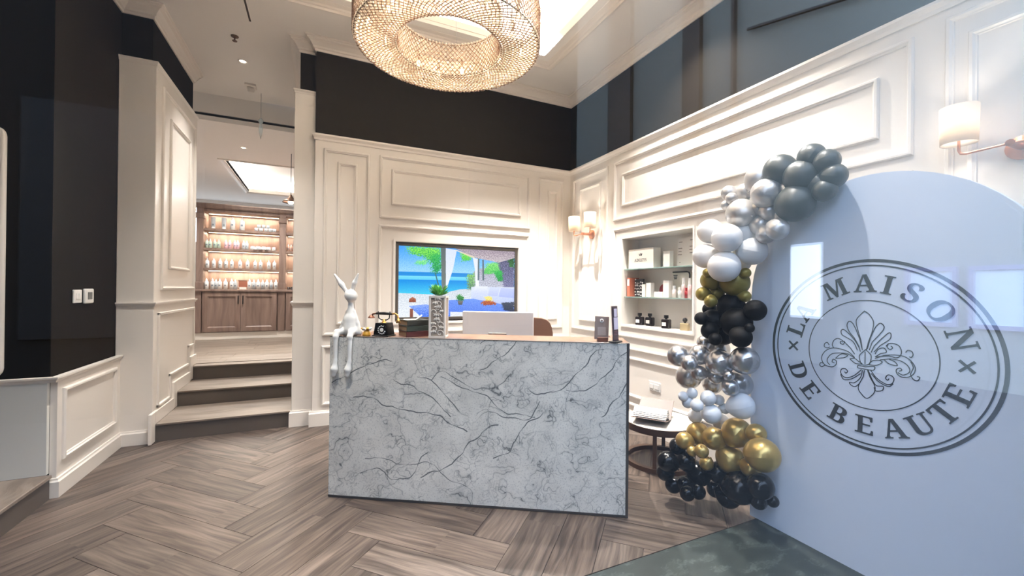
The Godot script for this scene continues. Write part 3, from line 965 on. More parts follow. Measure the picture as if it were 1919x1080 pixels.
	lathe(a, [Vector2(0.125, 0.0), Vector2(0.11, 0.028), Vector2(0.06, 0.055), Vector2(0.03, 0.09), Vector2(0.012, 0.13), Vector2(0.0, 0.13)], 24)
	lathe(a, [Vector2(0.0, 0.075), Vector2(0.05, 0.05), Vector2(0.105, 0.024), Vector2(0.125, 0.0)], 24)
	put("shade", a, M.bronze, p)
	var b := new_st()
	tube(b, [Vector3(0, 0.125, 0), Vector3(0.0, 0.40, 0), Vector3(0.0, 0.789, 0)], 0.005)
	put("cord", b, M.black, p)
	var e := new_st()
	ellipsoid(e, Vector3(0, 0.012, 0), Vector3(0.045, 0.04, 0.045))
	put("bulb", e, glow(Color(1, 0.9, 0.75), 6.0), p)
	omni("bulb_lamp", Vector3(0, 0.012, 0), NEUTRAL, 0.5, 0.04, p)
	# cut-glass drop hung from the bulkhead
	var k := thing("crystal_pendant", "slender clear crystal drop hanging in the stair passage", "ornament", V(-0.72, 3.30, 6.25))
	var k1 := new_st()
	lathe(k1, [Vector2(0, 0), Vector2(0.022, 0.10), Vector2(0.026, 0.15), Vector2(0.012, 0.20), Vector2(0.03, 0.235), Vector2(0.03, 0.25), Vector2(0.008, 0.28), Vector2(0.0, 0.285)], 8, Transform3D(), true)
	var gl := mk(Color(0.86, 0.94, 0.97, 0.35), 0.05)
	gl.transparency = BaseMaterial3D.TRANSPARENCY_ALPHA
	put("crystal_drop", k1, gl, k)
	var k2 := new_st()
	tube(k2, [Vector3(0, 0.28, 0), Vector3(0, 0.45, 0), Vector3(0, 0.598, 0)], 0.004, 6)
	put("rod", k2, M.steel, k)

func build_cabinet() -> void:
	var DF := 8.606
	var cb := thing("display_cabinet", "oak display cabinet with lit shelves of bottles over panelled doors", "cabinet", V(-1.25, 0.48, DF))
	var at := func(x, y, d): return Vector3(x + 1.25, y - 0.48, -(d - DF))
	var bx := func(called, x0, x1, y0, y1, d0, d1, m, par, bev):
		var s := new_st()
		box(s, at.call((x0 + x1) / 2, (y0 + y1) / 2, (d0 + d1) / 2), Vector3(x1 - x0, y1 - y0, d1 - d0), Basis(), bev)
		return put(called, s, m, par)
	bx.call("plinth", -1.92, 0.60, 0.48, 0.60, DF + 0.02, 9.14, M.white, cb, 0.004)
	bx.call("base_carcass", -1.90, 0.60, 0.60, 1.305, DF + 0.03, 9.14, M.oak, cb, 0.0)
	bx.call("counter", -1.93, 0.60, 1.305, 1.345, DF - 0.03, 9.14, M.oak, cb, 0.006)
	bx.call("back_panel", -1.88, 0.58, 1.345, 2.74, 9.08, 9.12, M.oak_lit, cb, 0.0)
	bx.call("cornice", -1.96, 0.60, 2.74, 2.83, DF + 0.06, 9.14, M.oak, cb, 0.02)
	bx.call("frieze", -1.90, 0.60, 2.69, 2.74, DF + 0.11, 9.1, M.oak, cb, 0.004)
	for x in [[-1.93, -1.83], [-0.69, -0.58], [0.5, 0.6]]:
		var u = bx.call("upright", x[0], x[1], 1.345, 2.75, DF + 0.10, 9.1, M.oak, cb, 0.005)
		bx.call("capital", x[0] - 0.012, x[1] + 0.012, 2.56, 2.66, DF + 0.085, DF + 0.2, M.oak, u, 0.01)
		bx.call("pedestal", x[0] - 0.008, x[1] + 0.008, 1.345, 1.47, DF + 0.09, DF + 0.2, M.oak, u, 0.008)
		bx.call("pilaster", x[0], x[1], 0.60, 1.305, DF, DF + 0.03, M.oak, cb, 0.004)
	for bay in [[-1.83, -0.69], [-0.58, 0.5]]:
		for y in [2.40, 2.06, 1.715]:
			var s = bx.call("shelf", bay[0] + 0.001, bay[1] - 0.001, y - 0.04, y, DF + 0.12, 9.08, M.oak, cb, 0.003)
			bx.call("shelf_light", bay[0] + 0.02, bay[1] - 0.02, y - 0.05, y - 0.041, 8.98, 9.0, M.warm_led, s, 0.0)
			area("shelf_lamp", V((bay[0] + bay[1]) / 2, y - 0.055, 8.99), Vector3.DOWN, Vector2(bay[1] - bay[0] - 0.04, 0.02), Color(1.0, 0.93, 0.84), 0.95)
		bx.call("shelf_light", bay[0] + 0.02, bay[1] - 0.02, 2.68, 2.689, 8.98, 9.0, M.warm_led, cb, 0.0)
		area("shelf_lamp", V((bay[0] + bay[1]) / 2, 2.675, 8.99), Vector3.DOWN, Vector2(bay[1] - bay[0] - 0.04, 0.02), Color(1.0, 0.93, 0.84), 0.95)
		var m: float = (bay[0] + bay[1]) / 2
		for k in [[bay[0] + 0.02, m - 0.003, m - 0.035], [m + 0.003, bay[1] - 0.02, m + 0.035]]:
			var d = bx.call("door", k[0], k[1], 0.615, 1.295, DF + 0.006, DF + 0.028, M.oak, cb, 0.002)
			var fr := new_st()
			ring_frame(fr, at.call(0.0, 0.0, DF + 0.006), Vector3.RIGHT, Vector3.UP, Vector3.BACK, k[0], k[1], 0.615, 1.295, [Vector2(0, 0), Vector2(0, 0.016), Vector2(0.07, 0.016), Vector2(0.085, 0.004), Vector2(0.09, 0.0)])
			put("door_frame", fr, M.oak, d)
			bx.call("handle", k[2] - 0.008, k[2] + 0.008, 1.09, 1.24, DF - 0.03, DF - 0.012, M.black_metal, d, 0.005)

func bottle_proto(called: String, label: String, kind: int, h: float, body: Material, cap: Material, group: String) -> Node3D:
	var t := thing(called, label, "bottle" if kind < 2 else "jar", Vector3.ZERO, Basis(), group)
	var s := new_st()
	var r := h * 0.17
	if kind == 0:      # shampoo bottle with tapered shoulder
		lathe(s, [Vector2(0, 0), Vector2(r, 0), Vector2(r, h * 0.62), Vector2(r * 0.8, h * 0.72), Vector2(r * 0.45, h * 0.78), Vector2(0, h * 0.78)], 12)
		put("body", s, body, t)
		var c := new_st()
		lathe(c, [Vector2(r * 0.42, h * 0.78), Vector2(r * 0.42, h * 0.9), Vector2(r * 0.18, h * 0.92), Vector2(r * 0.18, h), Vector2(0, h)], 10)
		put("cap", c, cap, t)
	elif kind == 1:    # tube standing on its cap
		lathe(s, [Vector2(r * 0.8, h * 0.16), Vector2(r * 0.9, h * 0.2), Vector2(r * 1.1, h * 0.96), Vector2(r * 1.12, h), Vector2(0, h)], 12, Transform3D(Basis.from_scale(Vector3(1, 1, 0.55)), Vector3.ZERO))
		put("body", s, body, t)
		var c := new_st()
		lathe(c, [Vector2(0, 0), Vector2(r * 0.85, 0), Vector2(r * 0.85, h * 0.16), Vector2(0, h * 0.16)], 12, Transform3D(Basis.from_scale(Vector3(1, 1, 0.7)), Vector3.ZERO))
		put("cap", c, cap, t)
	else:              # squat jar
		r = h * 0.5
		lathe(s, [Vector2(0, 0), Vector2(r, 0), Vector2(r, h * 0.65), Vector2(0, h * 0.65)], 14)
		put("body", s, body, t)
		var c := new_st()
		lathe(c, [Vector2(r * 1.03, h * 0.66), Vector2(r * 1.03, h), Vector2(0, h)], 14)
		put("lid", c, cap, t)
	var lb := new_st()
	box(lb, Vector3(0, h * (0.36 if kind < 2 else 0.33), r * (0.98 if kind != 1 else 0.6)), Vector3(r * 0.8, h * 0.13, 0.006))
	put("label", lb, M.label_ink, t)
	return t

func stock_cabinet() -> void:
	M.label_ink = mk(rgb(120, 130, 140), 0.6)
	var silver := mk(rgb(196, 202, 206), 0.4)
	var white := mk(rgb(236, 236, 234), 0.4)
	var pink := mk(rgb(232, 190, 198), 0.4)
	var green := mk(rgb(196, 214, 198), 0.4)
	var D := 8.78
	var line := func(proto: Node3D, called: String, xs: Array, y: float, label: String, group: String, first := true, dd := 8.78):
		for i in xs.size():
			var xf := Transform3D(Basis(), V(xs[i], y, dd))
			if i == 0 and first:
				proto.transform = xf
				tag(proto, label, proto.get_meta("category"), group)
			else:
				copy(proto, called, xf, label, group)
	line.call(bottle_proto("tube", "", 1, 0.20, silver, white, "g"), "tube", [-1.705, -1.55], 2.401, "silver tube standing on its cap on the top cabinet shelf", "tubes on the top cabinet shelf")
	line.call(bottle_proto("spray_bottle", "", 0, 0.235, white, silver, "g"), "spray_bottle", [-1.422, -1.278], 2.401, "tall white spray bottle on the top cabinet shelf", "spray bottles on the top cabinet shelf")
	line.call(bottle_proto("cream_jar", "", 2, 0.06, silver, white, "g"), "cream_jar", [-1.06, -0.985, -0.91, -0.84, -0.775], 2.401, "small pale jar in the lower row on the top cabinet shelf", "jars on the top cabinet shelf")
	line.call(bottle_proto("cream_jar", "", 2, 0.06, silver, white, "g"), "cream_jar", [-1.02, -0.947, -0.875], 2.461, "small pale jar stacked on other jars on the top cabinet shelf", "stacked jars on the top cabinet shelf")
	line.call(bottle_proto("shampoo_bottle", "", 0, 0.165, green, silver, "g"), "shampoo_bottle", [-1.792, -1.747, -1.679, -1.622], 2.061, "pale green bottle on the second cabinet shelf", "green bottles on the second cabinet shelf")
	line.call(bottle_proto("shampoo_bottle", "", 0, 0.165, pink, white, "g"), "shampoo_bottle", [-1.518, -1.459, -1.383, -1.342], 2.061, "pink bottle on the second cabinet shelf", "pink bottles on the second cabinet shelf")
	line.call(bottle_proto("shampoo_bottle", "", 0, 0.165, silver, white, "g"), "shampoo_bottle", [-1.252, -1.204], 2.061, "grey blue bottle on the second cabinet shelf", "grey bottles on the second cabinet shelf")
	line.call(bottle_proto("cream_jar", "", 2, 0.065, white, pink, "g"), "cream_jar", [-1.12, -1.03, -0.94, -0.86, -0.78], 2.061, "small white jar on the second cabinet shelf", "jars on the second cabinet shelf")
	line.call(bottle_proto("cream_jar", "", 2, 0.05, white, silver, "g"), "cream_jar", [-1.075, -0.985, -0.90], 2.061, "small white jar set in front on the second cabinet shelf", "front jars on the second cabinet shelf", true, 8.71)
	line.call(bottle_proto("serum_bottle", "", 0, 0.175, white, silver, "g"), "serum_bottle", [-1.785, -1.692, -1.598, -1.513, -1.426, -1.302, -1.188, -1.071, -0.987, -0.857, -0.769], 1.716, "white bottle with grey cap on the third cabinet shelf", "bottles on the third cabinet shelf")
	line.call(bottle_proto("pump_bottle", "", 0, 0.19, white, white, "g"), "pump_bottle", [-1.792, -1.705, -1.60, -1.516, -1.423, -1.155, -1.020, -0.884, -0.740], 1.346, "white pump bottle standing on the cabinet counter", "white bottles on the cabinet counter")
	line.call(bottle_proto("pump_bottle", "", 0, 0.18, silver, white, "g"), "pump_bottle", [-1.655, -1.370, -1.088, -0.950, -0.815], 1.346, "grey pump bottle standing on the cabinet counter", "grey bottles on the cabinet counter")
	var t := thing("picture_card", "small framed brown picture among bottles on the cabinet counter", "picture", V(-1.265, 1.346, 8.85))
	var s := new_st()
	box(s, Vector3(0, 0.10, 0), Vector3(0.15, 0.13, 0.012), Basis(), 0.002)
	box(s, Vector3(0, 0.02, 0), Vector3(0.10, 0.04, 0.06), Basis(), 0.002)
	put("frame", s, M.white, t)
	var s2 := new_st()
	box(s2, Vector3(0, 0.10, 0.0075), Vector3(0.135, 0.115, 0.004))
	put("picture", s2, mk(rgb(150, 92, 70), 0.6), t)
	var bp := bottle_proto("lotion_bottle", "", 0, 0.13, mk(rgb(214, 170, 150), 0.4), silver, "g")
	line.call(bp, "lotion_bottle", [-0.545, -0.50, -0.455], 2.061, "pale orange bottle in the narrow side bay of the cabinet", "bottles in the side bay")
	var ds := bottle_proto("dark_jar", "", 2, 0.05, mk(rgb(60, 44, 36), 0.4), M.black, "g")
	line.call(ds, "dark_jar", [-0.53, -0.47, -0.41], 1.346, "small dark jar on the counter in the side bay of the cabinet", "dark jars in the side bay")

# ---------------------------------------------------------------- fittings
func build_tv() -> void:
	var t := thing("television", "wide television showing a seaside terrace, set in the wall recess", "television", V(1.4785, 1.047, DB))
	var s := new_st()
	box(s, Vector3(0, 0.425, -0.055), Vector3(1.462, 0.845, 0.07), Basis(), 0.004)
	put("housing", s, M.black_metal, t)
	var f := new_st()
	ring_frame(f, Vector3(0, 0, -0.02), Vector3.RIGHT, Vector3.UP, Vector3.BACK, -0.731, 0.731, 0.002, 0.848, [Vector2(0, 0), Vector2(0, 0.014), Vector2(0.026, 0.014), Vector2(0.030, 0.004), Vector2(0.030, 0.0)])
	put("bezel", f, mk(rgb(92, 86, 78), 0.35, 0.5), t)
	var p := new_st()
	poly(p, [Vector3(-0.70, 0.032, -0.0185), Vector3(0.70, 0.032, -0.0185), Vector3(0.70, 0.818, -0.0185), Vector3(-0.70, 0.818, -0.0185)], Vector3.BACK, [Vector2(0, 1), Vector2(1, 1), Vector2(1, 0), Vector2(0, 0)])
	var m := mk(Color.BLACK, 0.25)
	m.emission_enabled = true
	m.emission = Color.WHITE
	m.emission_operator = BaseMaterial3D.EMISSION_OP_MULTIPLY
	m.emission_texture = tex(screen_image())
	m.emission_energy_multiplier = 1.0
	put("screen", p, m, t)
	area("screen_lamp", V(1.4785, 1.47, DB - 0.004), Vector3.BACK, Vector2(1.38, 0.78), Color(0.62, 0.80, 1.0), 0.05)

func build_sconce(at: Vector3, label: String) -> void:
	# at: wall plate centre on the right wall
	var t := thing("wall_sconce", label, "lamp", at)
	var rot := Transform3D(Basis(Vector3.BACK, PI / 2), Vector3.ZERO)
	var s := new_st()
	lathe(s, [Vector2(0, 0), Vector2(0.055, 0), Vector2(0.055, 0.012), Vector2(0.03, 0.022), Vector2(0.016, 0.03), Vector2(0.016, 0.15), Vector2(0, 0.15)], 20, rot, true)
	put("wall_plate", s, M.copper, t)
	for sg in [-1.0, 1.0]:
		var a := new_st()
		var z: float = 0.165 * sg
		tube(a, [Vector3(-0.14, 0, 0), Vector3(-0.14, -0.004, z * 0.5), Vector3(-0.145, -0.008, z * 0.86), Vector3(-0.15, -0.004, z * 0.96), Vector3(-0.15, 0.012, z), Vector3(-0.15, 0.07, z)], 0.006, 8)
		var arm := put("arm", a, M.copper, t)
		var h := new_st()
		lathe(h, [Vector2(0.066, 0.045), Vector2(0.070, 0.225), Vector2(0.0685, 0.225), Vector2(0.0645, 0.045), Vector2(0.066, 0.045)], 24, Transform3D(Basis(), Vector3(-0.15, 0, z)))
		put("shade", h, M.shade, t)
		var b := new_st()
		ellipsoid(b, Vector3(-0.15, 0.125, z), Vector3(0.022, 0.032, 0.022))
		put("bulb", b, glow(Color(1, 0.86, 0.66), 8.0), arm)
		omni("sconce_lamp", Vector3(-0.15, 0.125, z), WARM, SCONCE_E, 0.03, t)

const SCONCE_E := 0.12

func downlight(at: Vector3, to: Vector3, e: float, ang: float, label: String, group := "recessed ceiling downlights", col := NEUTRAL) -> void:
	var t := thing("downlight", label, "lamp", at, Basis(), group)
	var s := new_st()
	lathe(s, [Vector2(0.030, 0.004), Vector2(0.036, -0.006), Vector2(0.048, -0.005), Vector2(0.050, 0.0)], 20)
	put("ring", s, M.white, t)
	var b := new_st()
	lathe(b, [Vector2(0, -0.002), Vector2(0.03, -0.002), Vector2(0.03, 0.0), Vector2(0, 0.0)], 16)
	put("lens", b, glow(Color(1, 0.93, 0.82), 10.0), t)
	spot("downlight_lamp", Vector3(0, -0.012, 0), to - at, col, e, ang, 0.03, t)

func build_chandelier() -> void:
	var C := V(0.716, 2.9, 2.53)
	var t := thing("ring_chandelier", "large round drum chandelier of clear beads with glowing bulbs", "chandelier", C)
	var Ro := 0.56
	var Ri := 0.325
	var H := 0.21
	var circle := func(r: float, y: float, n := 72) -> Array:
		var o := []
		for i in n:
			o.append(Vector3(cos(TAU * i / n) * r, y, sin(TAU * i / n) * r))
		return o
	for q in [[Ro, 0.0], [Ro, H], [Ri, 0.0], [Ri, H]]:
		var s := new_st()
		tube(s, circle.call(q[0], q[1]), 0.0035, 6, true)
		put("hoop", s, M.bronze, t)
	# spokes and suspension
	for i in 4:
		var a := TAU * i / 4 + 0.4
		var d := Vector3(cos(a), 0, sin(a))
		var s := new_st()
		tube(s, [d * Ri + Vector3(0, H, 0), d * (Ri + Ro) / 2 + Vector3(0, H, 0), d * Ro + Vector3(0, H, 0)], 0.004, 6)
		put("spoke", s, M.bronze, t)
		var c := new_st()
		tube(c, [d * (Ri + Ro) / 2 + Vector3(0, H, 0), d * 0.30 + Vector3(0, 0.75, 0), d * 0.06 + Vector3(0, 1.32, 0)], 0.0012, 5)
		put("suspension_wire", c, M.steel, t)
	var r0 := new_st()
	lathe(r0, [Vector2(0, 1.315), Vector2(0.09, 1.315), Vector2(0.09, 1.349), Vector2(0, 1.349)], 24, Transform3D(), true)
	put("ceiling_rose", r0, M.steel, t)
	# wires of the net, crossing diagonally
	var net := new_st()
	var nets := func(r: float, turns: float, cnt: int):
		for k in cnt:
			for dir in [-1.0, 1.0]:
				var pts := []
				for j in 4:
					var f := j / 3.0
					var a: float = TAU * k / cnt + dir * f * turns
					pts.append(Vector3(cos(a) * r, H * f, sin(a) * r))
				tube(net, pts, 0.0023, 3)
	nets.call(Ro + 0.0085, 0.36, 110)
	nets.call(Ri - 0.0085, 0.62, 62)
	for k in 96:
		for dir in [-1.0, 1.0]:
			var pts := []
			for j in 4:
				var f := j / 3.0
				var r := lerpf(Ri, Ro, f)
				var a: float = TAU * k / 96 + dir * f * 0.5
				pts.append(Vector3(cos(a) * r, -0.0085, sin(a) * r))
			tube(net, pts, 0.0023, 3)
	put("wire_net", net, mk(rgb(118, 84, 62), 0.5), t).set_meta("kind", "stuff")
	# beads: one between the wires of the net
	var bead := new_st()
	ellipsoid(bead, Vector3.ZERO, Vector3.ONE * 0.0098, Basis(), 8, 5)
	bead.generate_normals()
	var bm := bead.commit()
	var spots := []
	var step := 0.0225
	for q in [[Ro, step], [Ri, step]]:
		var n := int(TAU * q[0] / q[1])
		var rows := int(H / q[1])
		for j in rows + 1:
			for i in n:
				var a := TAU * (i + 0.5 * (j % 2)) / n
				spots.append(Vector3(cos(a) * q[0], 0.004 + j * H / rows, sin(a) * q[0]))
	var rr := Ri + step
	while rr < Ro - 0.004:
		var n := int(TAU * rr / step)
		for i in n:
			var a := TAU * i / n + rr * 3.1
			spots.append(Vector3(cos(a) * rr, 0.0, sin(a) * rr))
		rr += step
	var mm := MultiMesh.new()
	mm.transform_format = MultiMesh.TRANSFORM_3D
	mm.mesh = bm
	mm.instance_count = spots.size()
	for i in spots.size():
		mm.set_instance_transform(i, Transform3D(Basis(), spots[i]))
	var mi := MultiMeshInstance3D.new()
	mi.multimesh = mm
	mi.material_override = M.bead
	mi.name = "bead_net"
	mi.set_meta("kind", "stuff")
	t.add_child(mi)
	# bulbs on the two circles inside the drum
	var bulb_glow := glow(Color(1.0, 0.88, 0.68), 14.0)
	for i in 16:
		var a := TAU * (i + 0.3) / 16
		var r := 0.40 if i % 2 else 0.48
		var p := Vector3(cos(a) * r, 0.07, sin(a) * r)
		var s := new_st()
		ellipsoid(s, p, Vector3(0.013, 0.026, 0.013), Basis(), 10, 8)
		var bu := put("bulb", s, bulb_glow, t)
		var h := new_st()
		lathe(h, [Vector2(0, 0), Vector2(0.010, 0), Vector2(0.010, 0.06), Vector2(0, 0.06)], 10, Transform3D(Basis(), p + Vector3(0, 0.024, 0)), true)
		put("lamp_holder", h, M.bronze, bu)
		omni("bulb_lamp", p, WARMER, BULB_E, 0.012, t)

const BULB_E := 0.105

func small_fittings() -> void:
	# light switch and thermostat on the black wall
	var t := thing("light_switch", "white rocker switch plate on the black wall", "switch", V(-1.60, 1.315, 4.047))
	var s := new_st()
	box(s, Vector3(0.006, 0, 0), Vector3(0.012, 0.095, 0.105), Basis(), 0.003)
	put("plate", s, M.plastic, t)
	for z in [-0.018, 0.018]:
		var s2 := new_st()
		box(s2, Vector3(0.014, 0, z), Vector3(0.006, 0.045, 0.026), Basis(), 0.002)
		put("rocker", s2, M.plastic, t)
	var th := thing("thermostat", "white square thermostat with grey display on the black wall", "thermostat", V(-1.60, 1.315, 4.195))
	var s3 := new_st()
	box(s3, Vector3(0.010, 0, 0), Vector3(0.020, 0.11, 0.125), Basis(), 0.006)
	put("case", s3, M.plastic, th)
	var s4 := new_st()
	box(s4, Vector3(0.021, 0.002, 0), Vector3(0.003, 0.055, 0.062))
	put("display", s4, mk(rgb(88, 88, 86), 0.3), th)
	var o := thing("power_outlet", "white wall socket plate above the round table", "outlet", V(XR, 0.47, 3.088))
	var s5 := new_st()
	box(s5, Vector3(-0.005, 0, 0), Vector3(0.010, 0.088, 0.145), Basis(), 0.003)
	put("plate", s5, M.plastic, o)
	for z in [-0.035, 0.035]:
		var s6 := new_st()
		box(s6, Vector3(-0.012, 0, z), Vector3(0.006, 0.045, 0.05), Basis(), 0.002)
		put("socket", s6, M.plastic, o)
	# ceiling of the passage
	var sp := thing("spotlight", "white square ceiling spotlight above the stairs", "lamp", V(-0.81, CEIL, 6.06))
	var s7 := new_st()
	box(s7, Vector3(0, -0.012, 0), Vector3(0.12, 0.024, 0.12), Basis(), 0.004)
	put("housing", s7, M.white, sp)
	var s8 := new_st()
	lathe(s8, [Vector2(0, -0.075), Vector2(0.035, -0.075), Vector2(0.04, -0.02), Vector2(0, -0.02)], 16, Transform3D(Basis(Vector3.RIGHT, 0.35), Vector3.ZERO))
	put("lamp_head", s8, M.white, sp)
	var sk := thing("sprinkler", "small copper ceiling sprinkler above the stairs", "sprinkler", V(-0.802, CEIL, 4.94))
	var s9 := new_st()
	lathe(s9, [Vector2(0, -0.05), Vector2(0.022, -0.05), Vector2(0.022, -0.046), Vector2(0.006, -0.044), Vector2(0.008, -0.012), Vector2(0.032, -0.008), Vector2(0.035, 0.0)], 16, Transform3D(), true)
	put("head", s9, M.bronze, sk)

func build_facade() -> void:
	# shop front: glass between posts; the picture is taken through it
	var d := 0.36
	var w := new_st()
	slab(w, -3.4, -1.35, 0, 4.3, d - 0.1, d + 0.06)
	slab(w, 2.93, 3.3, 0, 4.3, d - 0.1, d + 0.06)
	slab(w, -1.35, 2.93, 3.78, 4.3, d - 0.1, d + 0.06)
	slab(w, -1.35, 2.93, -0.1, 0.02, d - 0.06, d + 0.06)
	structure(put("wall_front", w, M.dark), "black shop front around the entrance glass")
	var f := new_st()
	ring_frame(f, V(0, 0, d + 0.03), Vector3.RIGHT, Vector3.UP, Vector3.BACK, -1.35, 2.93, 0.02, 3.78, [Vector2(0, 0), Vector2(0, 0.06), Vector2(0.04, 0.06), Vector2(0.04, 0.0), Vector2(0, 0)])
	var win := put("window_1", f, M.black_metal)
	structure(win, "tall clear glass shop front pane")
	var p := new_st()
	slab(p, -1.31, 2.89, 0.06, 3.74, d - 0.006, d + 0.006)
	put("pane", p, M.pane, win)

func build_street() -> void:
	# what the glass mirrors: paving, a dark building across the way, a pale one along the street
	var g := new_st()
	slab(g, -30, 30, -0.25, -0.10, -30, 0.29)
	structure(put("pavement", g, mk(rgb(52, 54, 56), 0.8)), "grey paving outside the shop front")
	var a := thing("dark_building", "dark building across the street, mirrored in the glass", "building", V(-3.4, -0.1, -5.5))
	var s := new_st()
	box(s, Vector3(0, 3.4, 2), Vector3(15.0, 6.8, 4.0))
	put("body", s, mk(rgb(20, 20, 21), 0.8), a)
	for i in 6:
		var q := new_st()
		box(q, Vector3(-6.2 + i * 2.5, 2.2, -0.02), Vector3(1.6, 2.6, 0.06), Basis(), 0.01)
		put("window", q, mk(rgb(26, 28, 32), 0.5), a)
	var b := thing("pale_building", "pale blue white building along the street, mirrored in the glass", "building", V(9.5, -0.1, -9.5))
	var s2 := new_st()
	box(s2, Vector3(1.5, 6.5, 0), Vector3(3.0, 13.0, 25.0))
	put("body", s2, M.facade, b)
	var stone_trim := mk(rgb(62, 58, 55), 0.7)
	for q in [[-10.9, 1.2], [-7.8, 0.6], [-6.5, 0.08]]:
		var p := new_st()
		box(p, Vector3(-0.06, 6.5, -(q[0] + 9.5)), Vector3(0.16, 13.0, q[1]), Basis(), 0.01)
		put("pilaster", p, stone_trim, b)
	var cb := new_st()
	tube(cb, [Vector3(-0.1, 7.9, -3.4), Vector3(-0.1, 7.2, -6.0), Vector3(-0.1, 6.4, -8.2)], 0.04, 6)
	put("cable", cb, M.black, b)
	for d in [-0.55, -1.95, -2.75]:
		var f := new_st()
		var z: float = -(d + 9.5)
		ring_frame(f, Vector3(0, 0, z), Vector3.BACK, Vector3.UP, Vector3.LEFT, -0.34, 0.34, 0.95, 1.95, [Vector2(0, 0), Vector2(0, 0.05), Vector2(0.07, 0.05), Vector2(0.07, -0.02)])
		var fr := put("window", f, mk(rgb(128, 130, 158), 0.6), b)
		var gl := new_st()
		box(gl, Vector3(-0.012, 1.45, z), Vector3(0.01, 0.86, 0.54))
		put("window_pane", gl, mk(rgb(190, 206, 222), 0.15), fr)
	var df := new_st()
	box(df, Vector3(-0.09, 1.35, -(-8.3 + 9.5)), Vector3(0.16, 2.7, 5.6))
	put("shop_opening", df, mk(rgb(34, 36, 38), 0.7), b)
	# a lit doorway
	var lw := new_st()
	box(lw, Vector3(-0.03, 1.75, -(-4.75 + 9.5)), Vector3(0.05, 1.6, 0.62))
	put("lit_window", lw, glow(Color(0.93, 0.97, 1.0), 1.15), b)
	area("lit_window_lamp", V(9.5 - 0.07, 1.65, -4.75), Vector3.LEFT, Vector2(0.6, 1.5), Color(0.93, 0.97, 1.0), 0.6)

# ---------------------------------------------------------------- desk and what stands on it
# desk frame: origin at the front corner on the floor, x along the front, z towards the viewer
const DESK := Vector2(0.061, 3.033)

func desk_basis() -> Basis:
	var d := Vector3(0.8549, 0, 0.5188)
	return Basis(d, Vector3.UP, d.cross(Vector3.UP))

func on_desk(s: float, y: float, back: float) -> Vector3:
	return V(DESK.x, 0, DESK.y) + desk_basis() * Vector3(s, y, -back)

